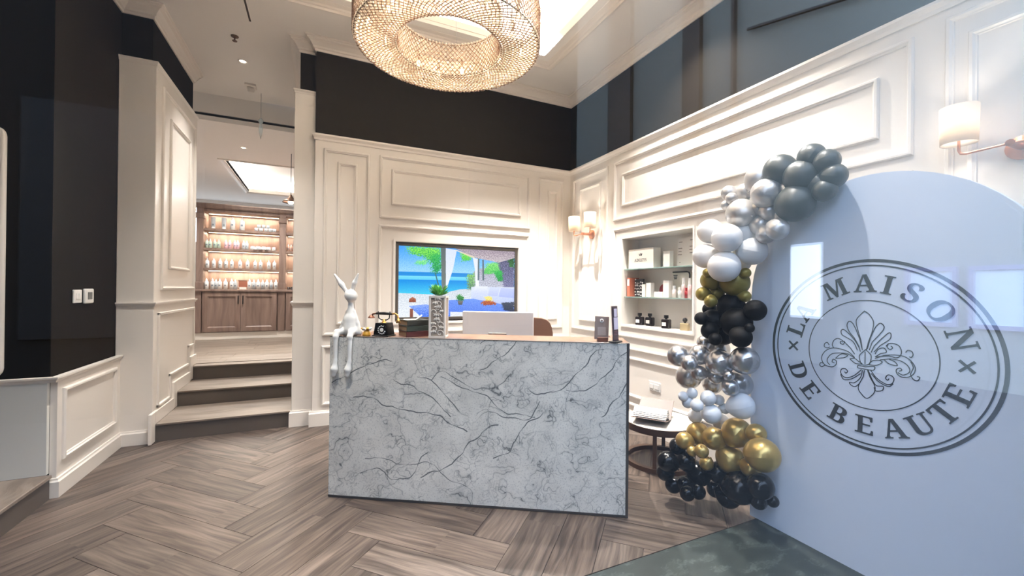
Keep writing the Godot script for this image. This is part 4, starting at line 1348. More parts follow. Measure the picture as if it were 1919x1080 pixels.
func build_desk() -> void:
	var B := desk_basis()
	var L := 1.955
	var H := 1.075
	var t := thing("reception_desk", "reception desk with white veined marble front and wooden counter", "desk", V(DESK.x, 0, DESK.y), B)
	var s := new_st()
	var y0 := 0.018
	var y1 := H - 0.004
	poly(s, [Vector3(0.004, y0, 0), Vector3(L - 0.018, y0, 0), Vector3(L - 0.018, y1, 0), Vector3(0.004, y1, 0)], Vector3.BACK, [Vector2(0, 1), Vector2(1, 1), Vector2(1, 0), Vector2(0, 0)])
	poly(s, [Vector3(0.004, y0, -0.03), Vector3(L - 0.018, y0, -0.03), Vector3(L - 0.018, y1, -0.03), Vector3(0.004, y1, -0.03)], Vector3.FORWARD, [Vector2(0, 1), Vector2(1, 1), Vector2(1, 0), Vector2(0, 0)])
	for x in [0.004, L - 0.018]:
		poly(s, [Vector3(x, y0, 0), Vector3(x, y0, -0.03), Vector3(x, y1, -0.03), Vector3(x, y1, 0)], Vector3(-1 if x < 1 else 1, 0, 0), [Vector2(0, 1), Vector2(0.015, 1), Vector2(0.015, 0), Vector2(0, 0)])
	for y in [y0, y1]:
		poly(s, [Vector3(0.004, y, 0), Vector3(L - 0.018, y, 0), Vector3(L - 0.018, y, -0.03), Vector3(0.004, y, -0.03)], Vector3(0, -1 if y < 0.5 else 1, 0), [Vector2(0, 1), Vector2(1, 1), Vector2(1, 0.97), Vector2(0, 0.97)])
	put("marble_front", s, M.marble, t)
	var e := new_st()
	box(e, Vector3(L - 0.009, H / 2, -0.015), Vector3(0.016, H - 0.002, 0.034), Basis(), 0.001)
	box(e, Vector3(L / 2, H - 0.002, -0.014), Vector3(L, 0.004, 0.032), Basis(), 0.001)
	box(e, Vector3(L / 2, 0.010, -0.016), Vector3(L, 0.014, 0.03), Basis(), 0.001)
	put("metal_edge", e, mk(rgb(96, 92, 90), 0.35, 0.7), t)
	var c := new_st()
	box(c, Vector3(L / 2, H - 0.010, -0.168), Vector3(L, 0.020, 0.274), Basis(), 0.002)
	put("counter_top", c, M.walnut, t)
	for x in [0.02, L - 0.03]:
		var sd := new_st()
		box(sd, Vector3(x, 0.53, -0.38), Vector3(0.03, 1.03, 0.70), Basis(), 0.002)
		put("side_panel", sd, M.walnut, t)
	var w := new_st()
	box(w, Vector3(L / 2, 0.735, -0.52), Vector3(L - 0.1, 0.03, 0.42), Basis(), 0.003)
	put("worktop", w, M.walnut, t)
	var k := new_st()
	box(k, Vector3(L / 2, 0.9, -0.30), Vector3(L - 0.1, 0.30, 0.018))
	put("counter_back", k, M.walnut, t)

	# monitor seen from behind
	var m := thing("computer_monitor", "flat silver white back of a monitor behind the counter", "monitor", on_desk(1.06, 0.75, 0.50), B)
	var p := new_st()
	box(p, Vector3(0, 0.325, 0), Vector3(0.545, 0.31, 0.018), Basis(), 0.006)
	put("back_shell", p, mk(rgb(214, 212, 208), 0.35), m)
	var q := new_st()
	box(q, Vector3(0, 0.16, 0.02), Vector3(0.14, 0.32, 0.012), Basis(), 0.004)
	box(q, Vector3(0, 0.006, -0.02), Vector3(0.20, 0.012, 0.16), Basis(), 0.004)
	put("stand", q, M.steel, m)
	# office chair
	var ch := thing("office_chair", "brown leather office chair behind the desk", "chair", on_desk(1.24, 0, 0.98), B)
	var o := new_st()
	var outline := PackedVector2Array()
	for i in 24:
		var a := TAU * i / 24
		outline.append(Vector2(signf(cos(a)) * pow(absf(cos(a)), 0.45) * 0.23, 0.84 + signf(sin(a)) * pow(absf(sin(a)), 0.45) * 0.305))
	prism(o, outline, 0.07, Transform3D(Basis(), Vector3(0, 0, -0.22)))
	put("backrest", o, M.leather, ch)
	var o2 := new_st()
	box(o2, Vector3(0, 0.46, 0.03), Vector3(0.48, 0.09, 0.46), Basis(), 0.03)
	put("seat", o2, M.leather, ch)
	var o3 := new_st()
	lathe(o3, [Vector2(0, 0.08), Vector2(0.03, 0.08), Vector2(0.03, 0.42), Vector2(0, 0.42)], 12, Transform3D(), true)
	put("post", o3, M.black_metal, ch)
	for i in 5:
		var a := TAU * i / 5
		var o4 := new_st()
		tube(o4, [Vector3(0, 0.10, 0), Vector3(cos(a) * 0.15, 0.09, sin(a) * 0.15), Vector3(cos(a) * 0.27, 0.07, sin(a) * 0.27)], 0.018, 8)
		var leg := put("leg", o4, M.black_metal, ch)
		var o5 := new_st()
		ellipsoid(o5, Vector3(cos(a) * 0.27, 0.03, sin(a) * 0.27), Vector3(0.03, 0.03, 0.03))
		put("caster", o5, M.black, leg)
	build_rabbit()
	desk_objects()

# distance to a capsule that tapers from ra to rb
func cap_d(p: Vector3, a: Vector3, b: Vector3, ra: float, rb: float) -> float:
	var ab := b - a
	var t := clampf((p - a).dot(ab) / maxf(ab.length_squared(), 1e-9), 0.0, 1.0)
	return p.distance_to(a + ab * t) - lerpf(ra, rb, t)

# surface nets over bones [a, b, ra, rb], joined by a smooth minimum
func body_mesh(st: SurfaceTool, bones: Array, cell: float, k: float) -> void:
	var lo := Vector3.ONE * 1e9
	var hi := -lo
	for b in bones:
		for q in [[b[0], b[2]], [b[1], b[3]]]:
			lo = lo.min(q[0] - Vector3.ONE * (q[1] + k + cell))
			hi = hi.max(q[0] + Vector3.ONE * (q[1] + k + cell))
	var nx := int((hi.x - lo.x) / cell) + 2
	var ny := int((hi.y - lo.y) / cell) + 2
	var nz := int((hi.z - lo.z) / cell) + 2
	var f := PackedFloat32Array()
	f.resize(nx * ny * nz)
	f.fill(1.0)
	for b in bones:
		var r: float = maxf(b[2], b[3]) + k + 2.0 * cell
		var l2: Vector3 = ((b[0].min(b[1]) - Vector3.ONE * r - lo) / cell).floor()
		var h2: Vector3 = ((b[0].max(b[1]) + Vector3.ONE * r - lo) / cell).ceil()
		for z in range(maxi(0, int(l2.z)), mini(nz, int(h2.z) + 1)):
			for y in range(maxi(0, int(l2.y)), mini(ny, int(h2.y) + 1)):
				for x in range(maxi(0, int(l2.x)), mini(nx, int(h2.x) + 1)):
					var d := cap_d(lo + Vector3(x, y, z) * cell, b[0], b[1], b[2], b[3])
					var i := x + nx * (y + ny * z)
					var c := f[i]
					var kk: float = b[4] if b.size() > 4 else k
					var h := maxf(kk - absf(c - d), 0.0) / kk
					f[i] = minf(c, d) - h * h * kk * 0.25
	var at := {}
	for z in nz - 1:
		for y in ny - 1:
			for x in nx - 1:
				var i := x + nx * (y + ny * z)
				var v := [f[i], f[i + 1], f[i + nx], f[i + nx + 1], f[i + nx * ny], f[i + nx * ny + 1], f[i + nx * ny + nx], f[i + nx * ny + nx + 1]]
				var neg := 0
				for q in v:
					neg += 1 if q < 0.0 else 0
				if neg == 0 or neg == 8:
					continue
				var sum := Vector3.ZERO
				var n := 0
				for e in [[0, 1], [2, 3], [4, 5], [6, 7], [0, 2], [1, 3], [4, 6], [5, 7], [0, 4], [1, 5], [2, 6], [3, 7]]:
					var a: float = v[e[0]]
					var b: float = v[e[1]]
					if (a < 0.0) != (b < 0.0):
						var t := a / (a - b)
						var p := Vector3(e[0] & 1, (e[0] >> 1) & 1, e[0] >> 2)
						var q := Vector3(e[1] & 1, (e[1] >> 1) & 1, e[1] >> 2)
						sum += p.lerp(q, t)
						n += 1
				at[i] = lo + (Vector3(x, y, z) + sum / n) * cell
	st.set_smooth_group(1)
	var uv := [Vector2.ZERO, Vector2.RIGHT, Vector2.ONE, Vector2.DOWN]
	for z in range(1, nz - 1):
		for y in range(1, ny - 1):
			for x in range(1, nx - 1):
				var i := x + nx * (y + ny * z)
				for ax in 3:
					var j: int = i + [1, nx, nx * ny][ax]
					if (f[i] < 0.0) == (f[j] < 0.0):
						continue
					var s1: int = [nx, nx * ny, 1][ax]
					var s2: int = [nx * ny, 1, nx][ax]
					if at.has(i) and at.has(i - s1) and at.has(i - s1 - s2) and at.has(i - s2):
						var out := [Vector3.RIGHT, Vector3.UP, Vector3.BACK][ax] as Vector3
						poly(st, [at[i], at[i - s1], at[i - s1 - s2], at[i - s2]], out if f[i] < 0.0 else -out, uv)
	st.set_smooth_group(-1)

func build_rabbit() -> void:
	var t := thing("rabbit_figurine", "white long legged rabbit figurine sitting on the counter edge", "figurine", on_desk(0.118, 1.0755, 0.055), desk_basis())
	# local: y = 0 is the counter, z = 0.055 is its front edge
	var y := -1.0755
	var bones := []
	bones.append([Vector3(-0.002, 0.271, 0), Vector3(0.006, 0.268, 0.006), 0.040, 0.040])           # head
	bones.append([Vector3(0, 0.245, 0.004), Vector3(0, 0.20, 0), 0.020, 0.014])                      # neck
	bones.append([Vector3(0, 0.20, 0), Vector3(0, 0.11, -0.002), 0.016, 0.042])                      # chest
	bones.append([Vector3(0, 0.11, -0.002), Vector3(0.002, 0.045, 0), 0.044, 0.050])                 # body
	bones.append([Vector3(-0.03, 0.032, 0.0), Vector3(0.034, 0.032, 0.0), 0.032, 0.032])             # hips
	bones.append([Vector3(-0.026, 0.165, 0), Vector3(-0.056, 0.085, -0.004), 0.008, 0.010])          # arms
	bones.append([Vector3(-0.056, 0.085, -0.004), Vector3(-0.082, 0.020, -0.006), 0.010, 0.014])
	bones.append([Vector3(0.026, 0.165, 0), Vector3(0.05, 0.085, 0), 0.008, 0.011])
	bones.append([Vector3(0.05, 0.085, 0), Vector3(0.068, 0.018, 0), 0.011, 0.015])
	for s in [[-0.062, -0.066], [0.036, 0.027]]:
		bones.append([Vector3(s[0] * 0.5, 0.03, 0.01), Vector3(s[0], 0.026, 0.062), 0.024, 0.019])   # thigh over the edge
		bones.append([Vector3(s[0], 0.026, 0.062), Vector3(s[0], 0.0, 0.078), 0.019, 0.017])
		bones.append([Vector3(s[0], 0.0, 0.078), Vector3(s[0], -0.16, 0.078), 0.016, 0.012])
		bones.append([Vector3(s[0], -0.16, 0.078), Vector3(s[1], -0.215, 0.082), 0.012, 0.021])      # foot hangs down
		bones.append([Vector3(s[1], -0.215, 0.082), Vector3(s[1] - 0.006, -0.25, 0.082), 0.021, 0.016])
	bones.append([Vector3(-0.030, 0.292, 0), Vector3(-0.070, 0.345, -0.004), 0.011, 0.0165])         # ears
	bones.append([Vector3(-0.070, 0.345, -0.004), Vector3(-0.122, 0.412, -0.006), 0.0165, 0.007])
	bones.append([Vector3(0.006, 0.305, 0), Vector3(0.022, 0.355, -0.004), 0.010, 0.0155])
	bones.append([Vector3(0.022, 0.355, -0.004), Vector3(0.046, 0.416, -0.006), 0.0155, 0.007])
	var st := new_st()
	body_mesh(st, bones, 0.0042, 0.012)
	put("body", st, mk(rgb(236, 234, 228), 0.4), t)

func desk_objects() -> void:
	var B := desk_basis()
	var y := 1.0755
	# yellow ornament
	var f := thing("yellow_ornament", "small yellow and white ceramic ornament beside the telephone", "ornament", on_desk(0.235, y, 0.05), B)
	var gold := mk(rgb(226, 168, 60), 0.4)
	var s := new_st()
	lathe(s, [Vector2(0, 0), Vector2(0.024, 0), Vector2(0.028, 0.012), Vector2(0.02, 0.03), Vector2(0.012, 0.038), Vector2(0, 0.04)], 14)
	put("base", s, gold, f)
	for i in 7:
		var a := TAU * i / 7
		var s2 := new_st()
		ellipsoid(s2, Vector3(cos(a) * 0.022, 0.046, sin(a) * 0.022), Vector3(0.018, 0.007, 0.010), Basis(Vector3.UP, -a) * Basis(Vector3.BACK, 0.5), 8, 6)
		put("petal", s2, gold if i % 2 else M.plastic, f)
	# old telephone
	var p := thing("antique_telephone", "black antique rotary telephone with cradle and brass fittings", "telephone", on_desk(0.345, y, 0.075), B * Basis(Vector3.UP, -0.15))
	var b := new_st()
	var tr := PackedVector2Array([Vector2(-0.055, 0), Vector2(0.055, 0), Vector2(0.040, 0.085), Vector2(-0.040, 0.085)])
	prism(b, tr, 0.085, Transform3D(Basis(), Vector3(0, 0.004, -0.045)))
	put("body", b, M.black, p)
	var ft := new_st()
	box(ft, Vector3(0, 0.004, -0.002), Vector3(0.122, 0.008, 0.10), Basis(), 0.002)
	put("base", ft, M.black, p)
	var rot := Transform3D(Basis(Vector3.RIGHT, PI / 2), Vector3(0.012, 0.045, 0.04))
	var d := new_st()
	lathe(d, [Vector2(0, 0), Vector2(0.034, 0), Vector2(0.034, 0.006), Vector2(0, 0.006)], 24, rot, true)
	var dial := put("dial", d, M.black_metal, p)
	for i in 10:
		var a := TAU * i / 12 + 0.4
		var h := new_st()
		lathe(h, [Vector2(0, 0.006), Vector2(0.0045, 0.006), Vector2(0.0045, 0.0085), Vector2(0, 0.0085)], 8, rot * Transform3D(Basis(), Vector3(cos(a) * 0.026, 0, sin(a) * 0.026)), true)
		put("finger_hole", h, M.plastic, dial)
	var hub := new_st()
	lathe(hub, [Vector2(0, 0.006), Vector2(0.013, 0.006), Vector2(0.012, 0.010), Vector2(0, 0.010)], 14, rot, true)
	put("hub", hub, M.plastic, dial)
	var neck := new_st()
	lathe(neck, [Vector2(0.018, 0.089), Vector2(0.010, 0.10), Vector2(0.008, 0.112), Vector2(0, 0.112)], 14)
	put("neck", neck, M.brass, p)
	var cr := new_st()
	tube(cr, [Vector3(-0.045, 0.165, 0), Vector3(-0.04, 0.12, 0), Vector3(-0.02, 0.108, 0), Vector3(0.02, 0.108, 0), Vector3(0.04, 0.12, 0), Vector3(0.045, 0.165, 0)], 0.004, 8)
	put("cradle", cr, M.black_metal, p)
	var hs := new_st()
	tube(hs, [Vector3(-0.06, 0.150, 0), Vector3(0, 0.152, 0), Vector3(0.062, 0.150, 0)], [0.008, 0.0105, 0.008], 10)
	var hnd := put("handset", hs, M.black, p)
	var ear := new_st()
	tube(ear, [Vector3(-0.06, 0.150, 0), Vector3(-0.085, 0.146, 0), Vector3(-0.095, 0.134, 0)], 0.006, 8)
	lathe(ear, [Vector2(0.024, 0.118), Vector2(0.022, 0.126), Vector2(0.008, 0.14), Vector2(0, 0.14)], 14, Transform3D(Basis(), Vector3(-0.097, 0, 0)))
	put("earpiece", ear, mk(rgb(120, 74, 52), 0.35, 0.5), hnd)
	var mo := new_st()
	tube(mo, [Vector3(0.062, 0.150, 0), Vector3(0.085, 0.152, 0), Vector3(0.103, 0.140, 0), Vector3(0.108, 0.115, 0)], 0.006, 8)
	lathe(mo, [Vector2(0.0, 0.09), Vector2(0.018, 0.09), Vector2(0.012, 0.105), Vector2(0.006, 0.12), Vector2(0, 0.12)], 12, Transform3D(Basis(), Vector3(0.108, 0, 0)))
	put("mouthpiece", mo, M.brass, hnd)
	# three old books
	var cols := [rgb(84, 38, 34), rgb(58, 66, 56), rgb(46, 46, 38)]
	var labs := ["old dark red book at the bottom of the counter stack", "old green grey book in the middle of the counter stack", "old blackish book on top of the counter stack"]
	for i in 3:
		var bk := thing("old_book", labs[i], "book", on_desk(0.535, y + i * 0.037, 0.135), B * Basis(Vector3.UP, 0.72 + i * 0.03), "old books on the counter")
		var cv := mk(cols[i], 0.6)
		for yy in [0.0015, 0.0345]:
			var c := new_st()
			box(c, Vector3(0, yy, 0), Vector3(0.168, 0.003, 0.150), Basis(), 0.001)
			put("cover", c, cv, bk)
		var sp := new_st()
		box(sp, Vector3(0, 0.018, 0.0735), Vector3(0.168, 0.036, 0.004), Basis(), 0.0015)
		put("spine", sp, cv, bk)
		var pg := new_st()
		box(pg, Vector3(0, 0.018, -0.003), Vector3(0.162, 0.0295, 0.143))
		put("pages", pg, mk(rgb(124, 98, 70), 0.85), bk)
	var nt := thing("folded_note", "white folded paper lying on the stacked old books", "paper", on_desk(0.53, y + 0.1112, 0.135), B * Basis(Vector3.UP, 0.5))
	var n1 := new_st()
	poly(n1, [Vector3(-0.07, 0.001, 0.03), Vector3(0.01, 0.001, 0.045), Vector3(0.02, 0.001, -0.03), Vector3(-0.06, 0.001, -0.04)], Vector3.UP)
	poly(n1, [Vector3(0.01, 0.001, 0.045), Vector3(0.055, 0.028, 0.03), Vector3(0.06, 0.03, -0.03), Vector3(0.02, 0.001, -0.03)], Vector3.UP)
	put("sheet", n1, M.paper, nt)
	# carved square vase with greenery
	var v := thing("carved_vase", "tall square vase with carved whitewashed floral sides and leafy plant", "vase", on_desk(0.722, y, 0.085), B * Basis(Vector3.UP, 0.10))
	var vm := mk(rgb(214, 206, 196), 0.7)
	var rel := mk(rgb(150, 136, 122), 0.8)
	var vb := new_st()
	var hw := 0.056
	var vh := 0.275
	box(vb, Vector3(0, vh / 2, 0), Vector3(2 * hw - 0.012, vh, 2 * hw - 0.012))
	put("core", vb, rel, v)
	for q in [[-1, -1], [-1, 1], [1, -1], [1, 1]]:
		var e := new_st()
		box(e, Vector3(q[0] * (hw - 0.007), vh / 2, q[1] * (hw - 0.007)), Vector3(0.014, vh, 0.014), Basis(), 0.003)
		put("corner_post", e, vm, v)
	for yy in [0.006, vh - 0.006]:
		var e := new_st()
		ring_frame(e, Vector3(0, yy - 0.006, 0), Vector3.RIGHT, Vector3.BACK, Vector3.UP, -hw, hw, -hw, hw, [Vector2(0, 0), Vector2(0, 0.012), Vector2(0.012, 0.012), Vector2(0.012, 0)])
		put("rim", e, vm, v)
	var rng := RandomNumberGenerator.new()
	rng.seed = 9
	for face in 2:
		var fb := Basis(Vector3.UP, 0.0 if face == 0 else -PI / 2)
		for i in 9:
			var cv := new_st()
			var cx := rng.randf_range(-0.022, 0.022)
			var cy := 0.03 + i * 0.027
			var pts := []
			var dirn := -1.0 if i % 2 else 1.0
			for j in 12:
				var a := j * 0.55
				var r := 0.024 * (1.0 - j / 14.0)
				pts.append(fb * Vector3(cx + cos(a) * r * dirn, cy + sin(a) * r, hw - 0.005))
			tube(cv, pts, 0.0032, 5)
			for j in 3:
				ellipsoid(cv, fb * Vector3(-cx * 1.5 + (j - 1) * 0.012, cy + 0.010, hw - 0.006), Vector3(0.006, 0.010, 0.006), fb * Basis(Vector3.BACK, (j - 1) * 0.7), 6, 5)
			put("carved_scroll", cv, vm, v)
	# greenery in the vase
	var gr := thing("potted_greens", "bright green leafy plant growing out of the carved vase", "plant", on_desk(0.722, y + vh + 0.0005, 0.085), B)
	for i in 70:
		var a := rng.randf() * TAU
		var r := rng.randf_range(0.0, 0.045)
		var hgt := rng.randf_range(0.02, 0.085)
		var tip := Vector3(cos(a) * (r + 0.034), hgt, sin(a) * (r + 0.034))
		var root := Vector3(cos(a) * r * 0.5, 0.0, sin(a) * r * 0.5)
		var side := (tip - root).cross(Vector3.UP).normalized() * rng.randf_range(0.008, 0.014)
		var lf := new_st()
		var mid := root.lerp(tip, 0.62) + Vector3(0, 0.006, 0)
		poly(lf, [root, mid - side, tip], Vector3.UP + side)
		poly(lf, [root, tip, mid + side], Vector3.UP - side)
		put("leaf", lf, M.leaf if i % 3 else M.leaf_pale, gr)
	# card stands
	var cs := thing("card_stand", "small brown printed card on a wooden block stand", "sign", on_desk(1.79, y, 0.05), B * Basis(Vector3.UP, 0.08))
	var k1 := new_st()
	box(k1, Vector3(0.004, 0.014, 0), Vector3(0.066, 0.028, 0.035), Basis(), 0.002)
	put("block", k1, mk(rgb(112, 66, 44), 0.5), cs)
	var lean := Basis(Vector3.RIGHT, -0.12)
	var k2 := new_st()
	box(k2, Vector3(0, 0.086, -0.006), Vector3(0.088, 0.145, 0.005), lean * Basis(Vector3.BACK, -0.05), 0.001)
	var card := put("card", k2, mk(rgb(122, 104, 96), 0.6), cs)
	var k3 := new_st()
	lathe(k3, [Vector2(0.007, 0), Vector2(0.012, 0), Vector2(0.012, 0.0015), Vector2(0.007, 0.0015)], 20, Transform3D(lean * Basis(Vector3.RIGHT, PI / 2), Vector3(0.0, 0.132, -0.004)))
	put("printed_seal", k3, M.paper, card)
	var k4 := new_st()
	box(k4, Vector3(0, 0.066, -0.0012), Vector3(0.052, 0.05, 0.001), lean)
	put("printed_patch", k4, mk(rgb(146, 132, 126), 0.6), card)
	var ds := thing("display_stand", "tall narrow dark purple notice in a clear stand with black foot", "sign", on_desk(1.872, y, 0.03), B * Basis(Vector3.UP, 0.95))
	var d1 := new_st()
	box(d1, Vector3(0, 0.005, 0), Vector3(0.085, 0.010, 0.055), Basis(), 0.003)
	put("foot", d1, M.black, ds)
	var d2 := new_st()
	box(d2, Vector3(0, 0.118, -0.004), Vector3(0.072, 0.216, 0.004), Basis(Vector3.RIGHT, -0.06), 0.001)
	var notice := put("notice", d2, mk(rgb(58, 38, 52), 0.3), ds)
	for q in [[0.185, 0.05, 0.036], [0.118, 0.075, 0.050]]:
		var d3 := new_st()
		box(d3, Vector3(0, q[0], 0.002 - (q[0] - 0.118) * 0.06), Vector3(q[2], q[1], 0.002), Basis(Vector3.RIGHT, -0.06))
		put("printed_panel", d3, mk(rgb(214, 206, 226), 0.5), notice)
	for q in [0.068, 0.058, 0.048]:
		var d4 := new_st()
		box(d4, Vector3(0, q, 0.0018), Vector3(0.042, 0.004, 0.002), Basis(Vector3.RIGHT, -0.06))
		put("printed_line", d4, mk(rgb(120, 84, 96), 0.5), notice)
	var d5 := new_st()
	box(d5, Vector3(0, 0.118, -0.010), Vector3(0.08, 0.222, 0.003), Basis(Vector3.RIGHT, -0.06), 0.001)
	put("clear_back", d5, M.glass, ds)

# ---------------------------------------------------------------- side table with magazine holder
func build_table() -> void:
	var C := V(2.55, 0, 2.60)
	var t := thing("side_table", "low round table with white marble top and dark bronze frame", "table", C)
	var R := 0.285
	var top := 0.345
	var s := new_st()
	lathe(s, [Vector2(0, top - 0.022), Vector2(R - 0.006, top - 0.022), Vector2(R - 0.004, top - 0.004), Vector2(R - 0.010, top), Vector2(0, top)], 48, Transform3D(), true)
	put("marble_top", s, mk(rgb(236, 234, 224), 0.18), t)
	var r := new_st()
	lathe(r, [Vector2(R - 0.016, top - 0.055), Vector2(R + 0.004, top - 0.055), Vector2(R + 0.004, top - 0.006), Vector2(R - 0.003, top - 0.006)], 48, Transform3D(), true)
	put("rim", r, M.bronze, t)
	var b := new_st()
	lathe(b, [Vector2(R - 0.04, 0.0), Vector2(R, 0.0), Vector2(R, 0.035), Vector2(R - 0.04, 0.035), Vector2(R - 0.04, 0.0)], 48, Transform3D(), true)
	put("base_ring", b, M.bronze, t)
	for i in 4:
		var a := TAU * i / 4 + 0.9
		var l := new_st()
		box(l, Vector3(cos(a) * (R - 0.018), 0.165, sin(a) * (R - 0.018)), Vector3(0.03, 0.26, 0.016), Basis(Vector3.UP, -a + PI / 2), 0.002)
		put("leg", l, M.bronze, t)
	# large album lying open, one cover raised
	var g := thing("open_album", "large brown album lying open with white pages on the round table", "album", V(2.50, top + 0.0005, 2.62), Basis(Vector3.UP, 0.62))
	var m := mk(rgb(92, 70, 60), 0.45)
	var g1 := new_st()
	box(g1, Vector3(-0.105, 0.030, 0), Vector3(0.21, 0.006, 0.27), Basis(Vector3.BACK, -0.22), 0.002)
	put("lower_cover", g1, m, g)
	var g2 := new_st()
	box(g2, Vector3(0.085, 0.066, 0), Vector3(0.21, 0.006, 0.27), Basis(Vector3.BACK, 0.62), 0.002)
	put("raised_cover", g2, m, g)
	var g3 := new_st()
	box(g3, Vector3(-0.006, 0.006, 0), Vector3(0.06, 0.010, 0.27), Basis(), 0.002)
	put("spine", g3, m, g)
	for i in 5:
		var pg := new_st()
		var pr := []
		for j in 9:
			var f := j / 8.0
			pr.append(Vector3(0.006 - f * (0.19 - i * 0.012), 0.014 + i * 0.004 + sin(f * PI * 0.8) * (0.030 + i * 0.009) + f * 0.026, 0))
		pg.set_smooth_group(1)
		for j in 8:
			var h := Vector3(0, 0, 0.127)
			poly(pg, [pr[j] - h, pr[j] + h, pr[j + 1] + h, pr[j + 1] - h], Vector3.UP)
			var dn := Vector3(0, -0.006, 0)
			poly(pg, [pr[j] + h, pr[j + 1] + h, pr[j + 1] + h + dn, pr[j] + h + dn], Vector3.BACK)
		put("page", pg, M.paper, g)

# ---------------------------------------------------------------- things in the wall niche
func carton(called: String, label: String, d0: float, d1: float, y0: float, h: float, depth: float, col: Color, x := 3.06, group := "") -> Node3D:
	var t := thing(called, label, "box", Vector3(x, y0, -(d0 + d1) / 2), Basis(Vector3.UP, -PI / 2), group)
	var s := new_st()
	box(s, Vector3(0, h / 2, 0), Vector3(absf(d0 - d1), h, depth), Basis(), 0.0015)
	put("carton", s, mk(col, 0.5), t)
	return t

func text_on(parent: Node3D, called: String, words: String, size: float, at: Vector3, m: Material, serif := true) -> void:
	var f := SystemFont.new()
	f.font_names = PackedStringArray(["Droid Serif" if serif else "Droid Sans"])
	var tm := TextMesh.new()
	tm.text = words
	tm.font = f
	tm.font_size = 48
	tm.pixel_size = size / 34.0
	tm.depth = 0.001
	put_mesh(called, tm, m, parent, Transform3D(Basis(), at))

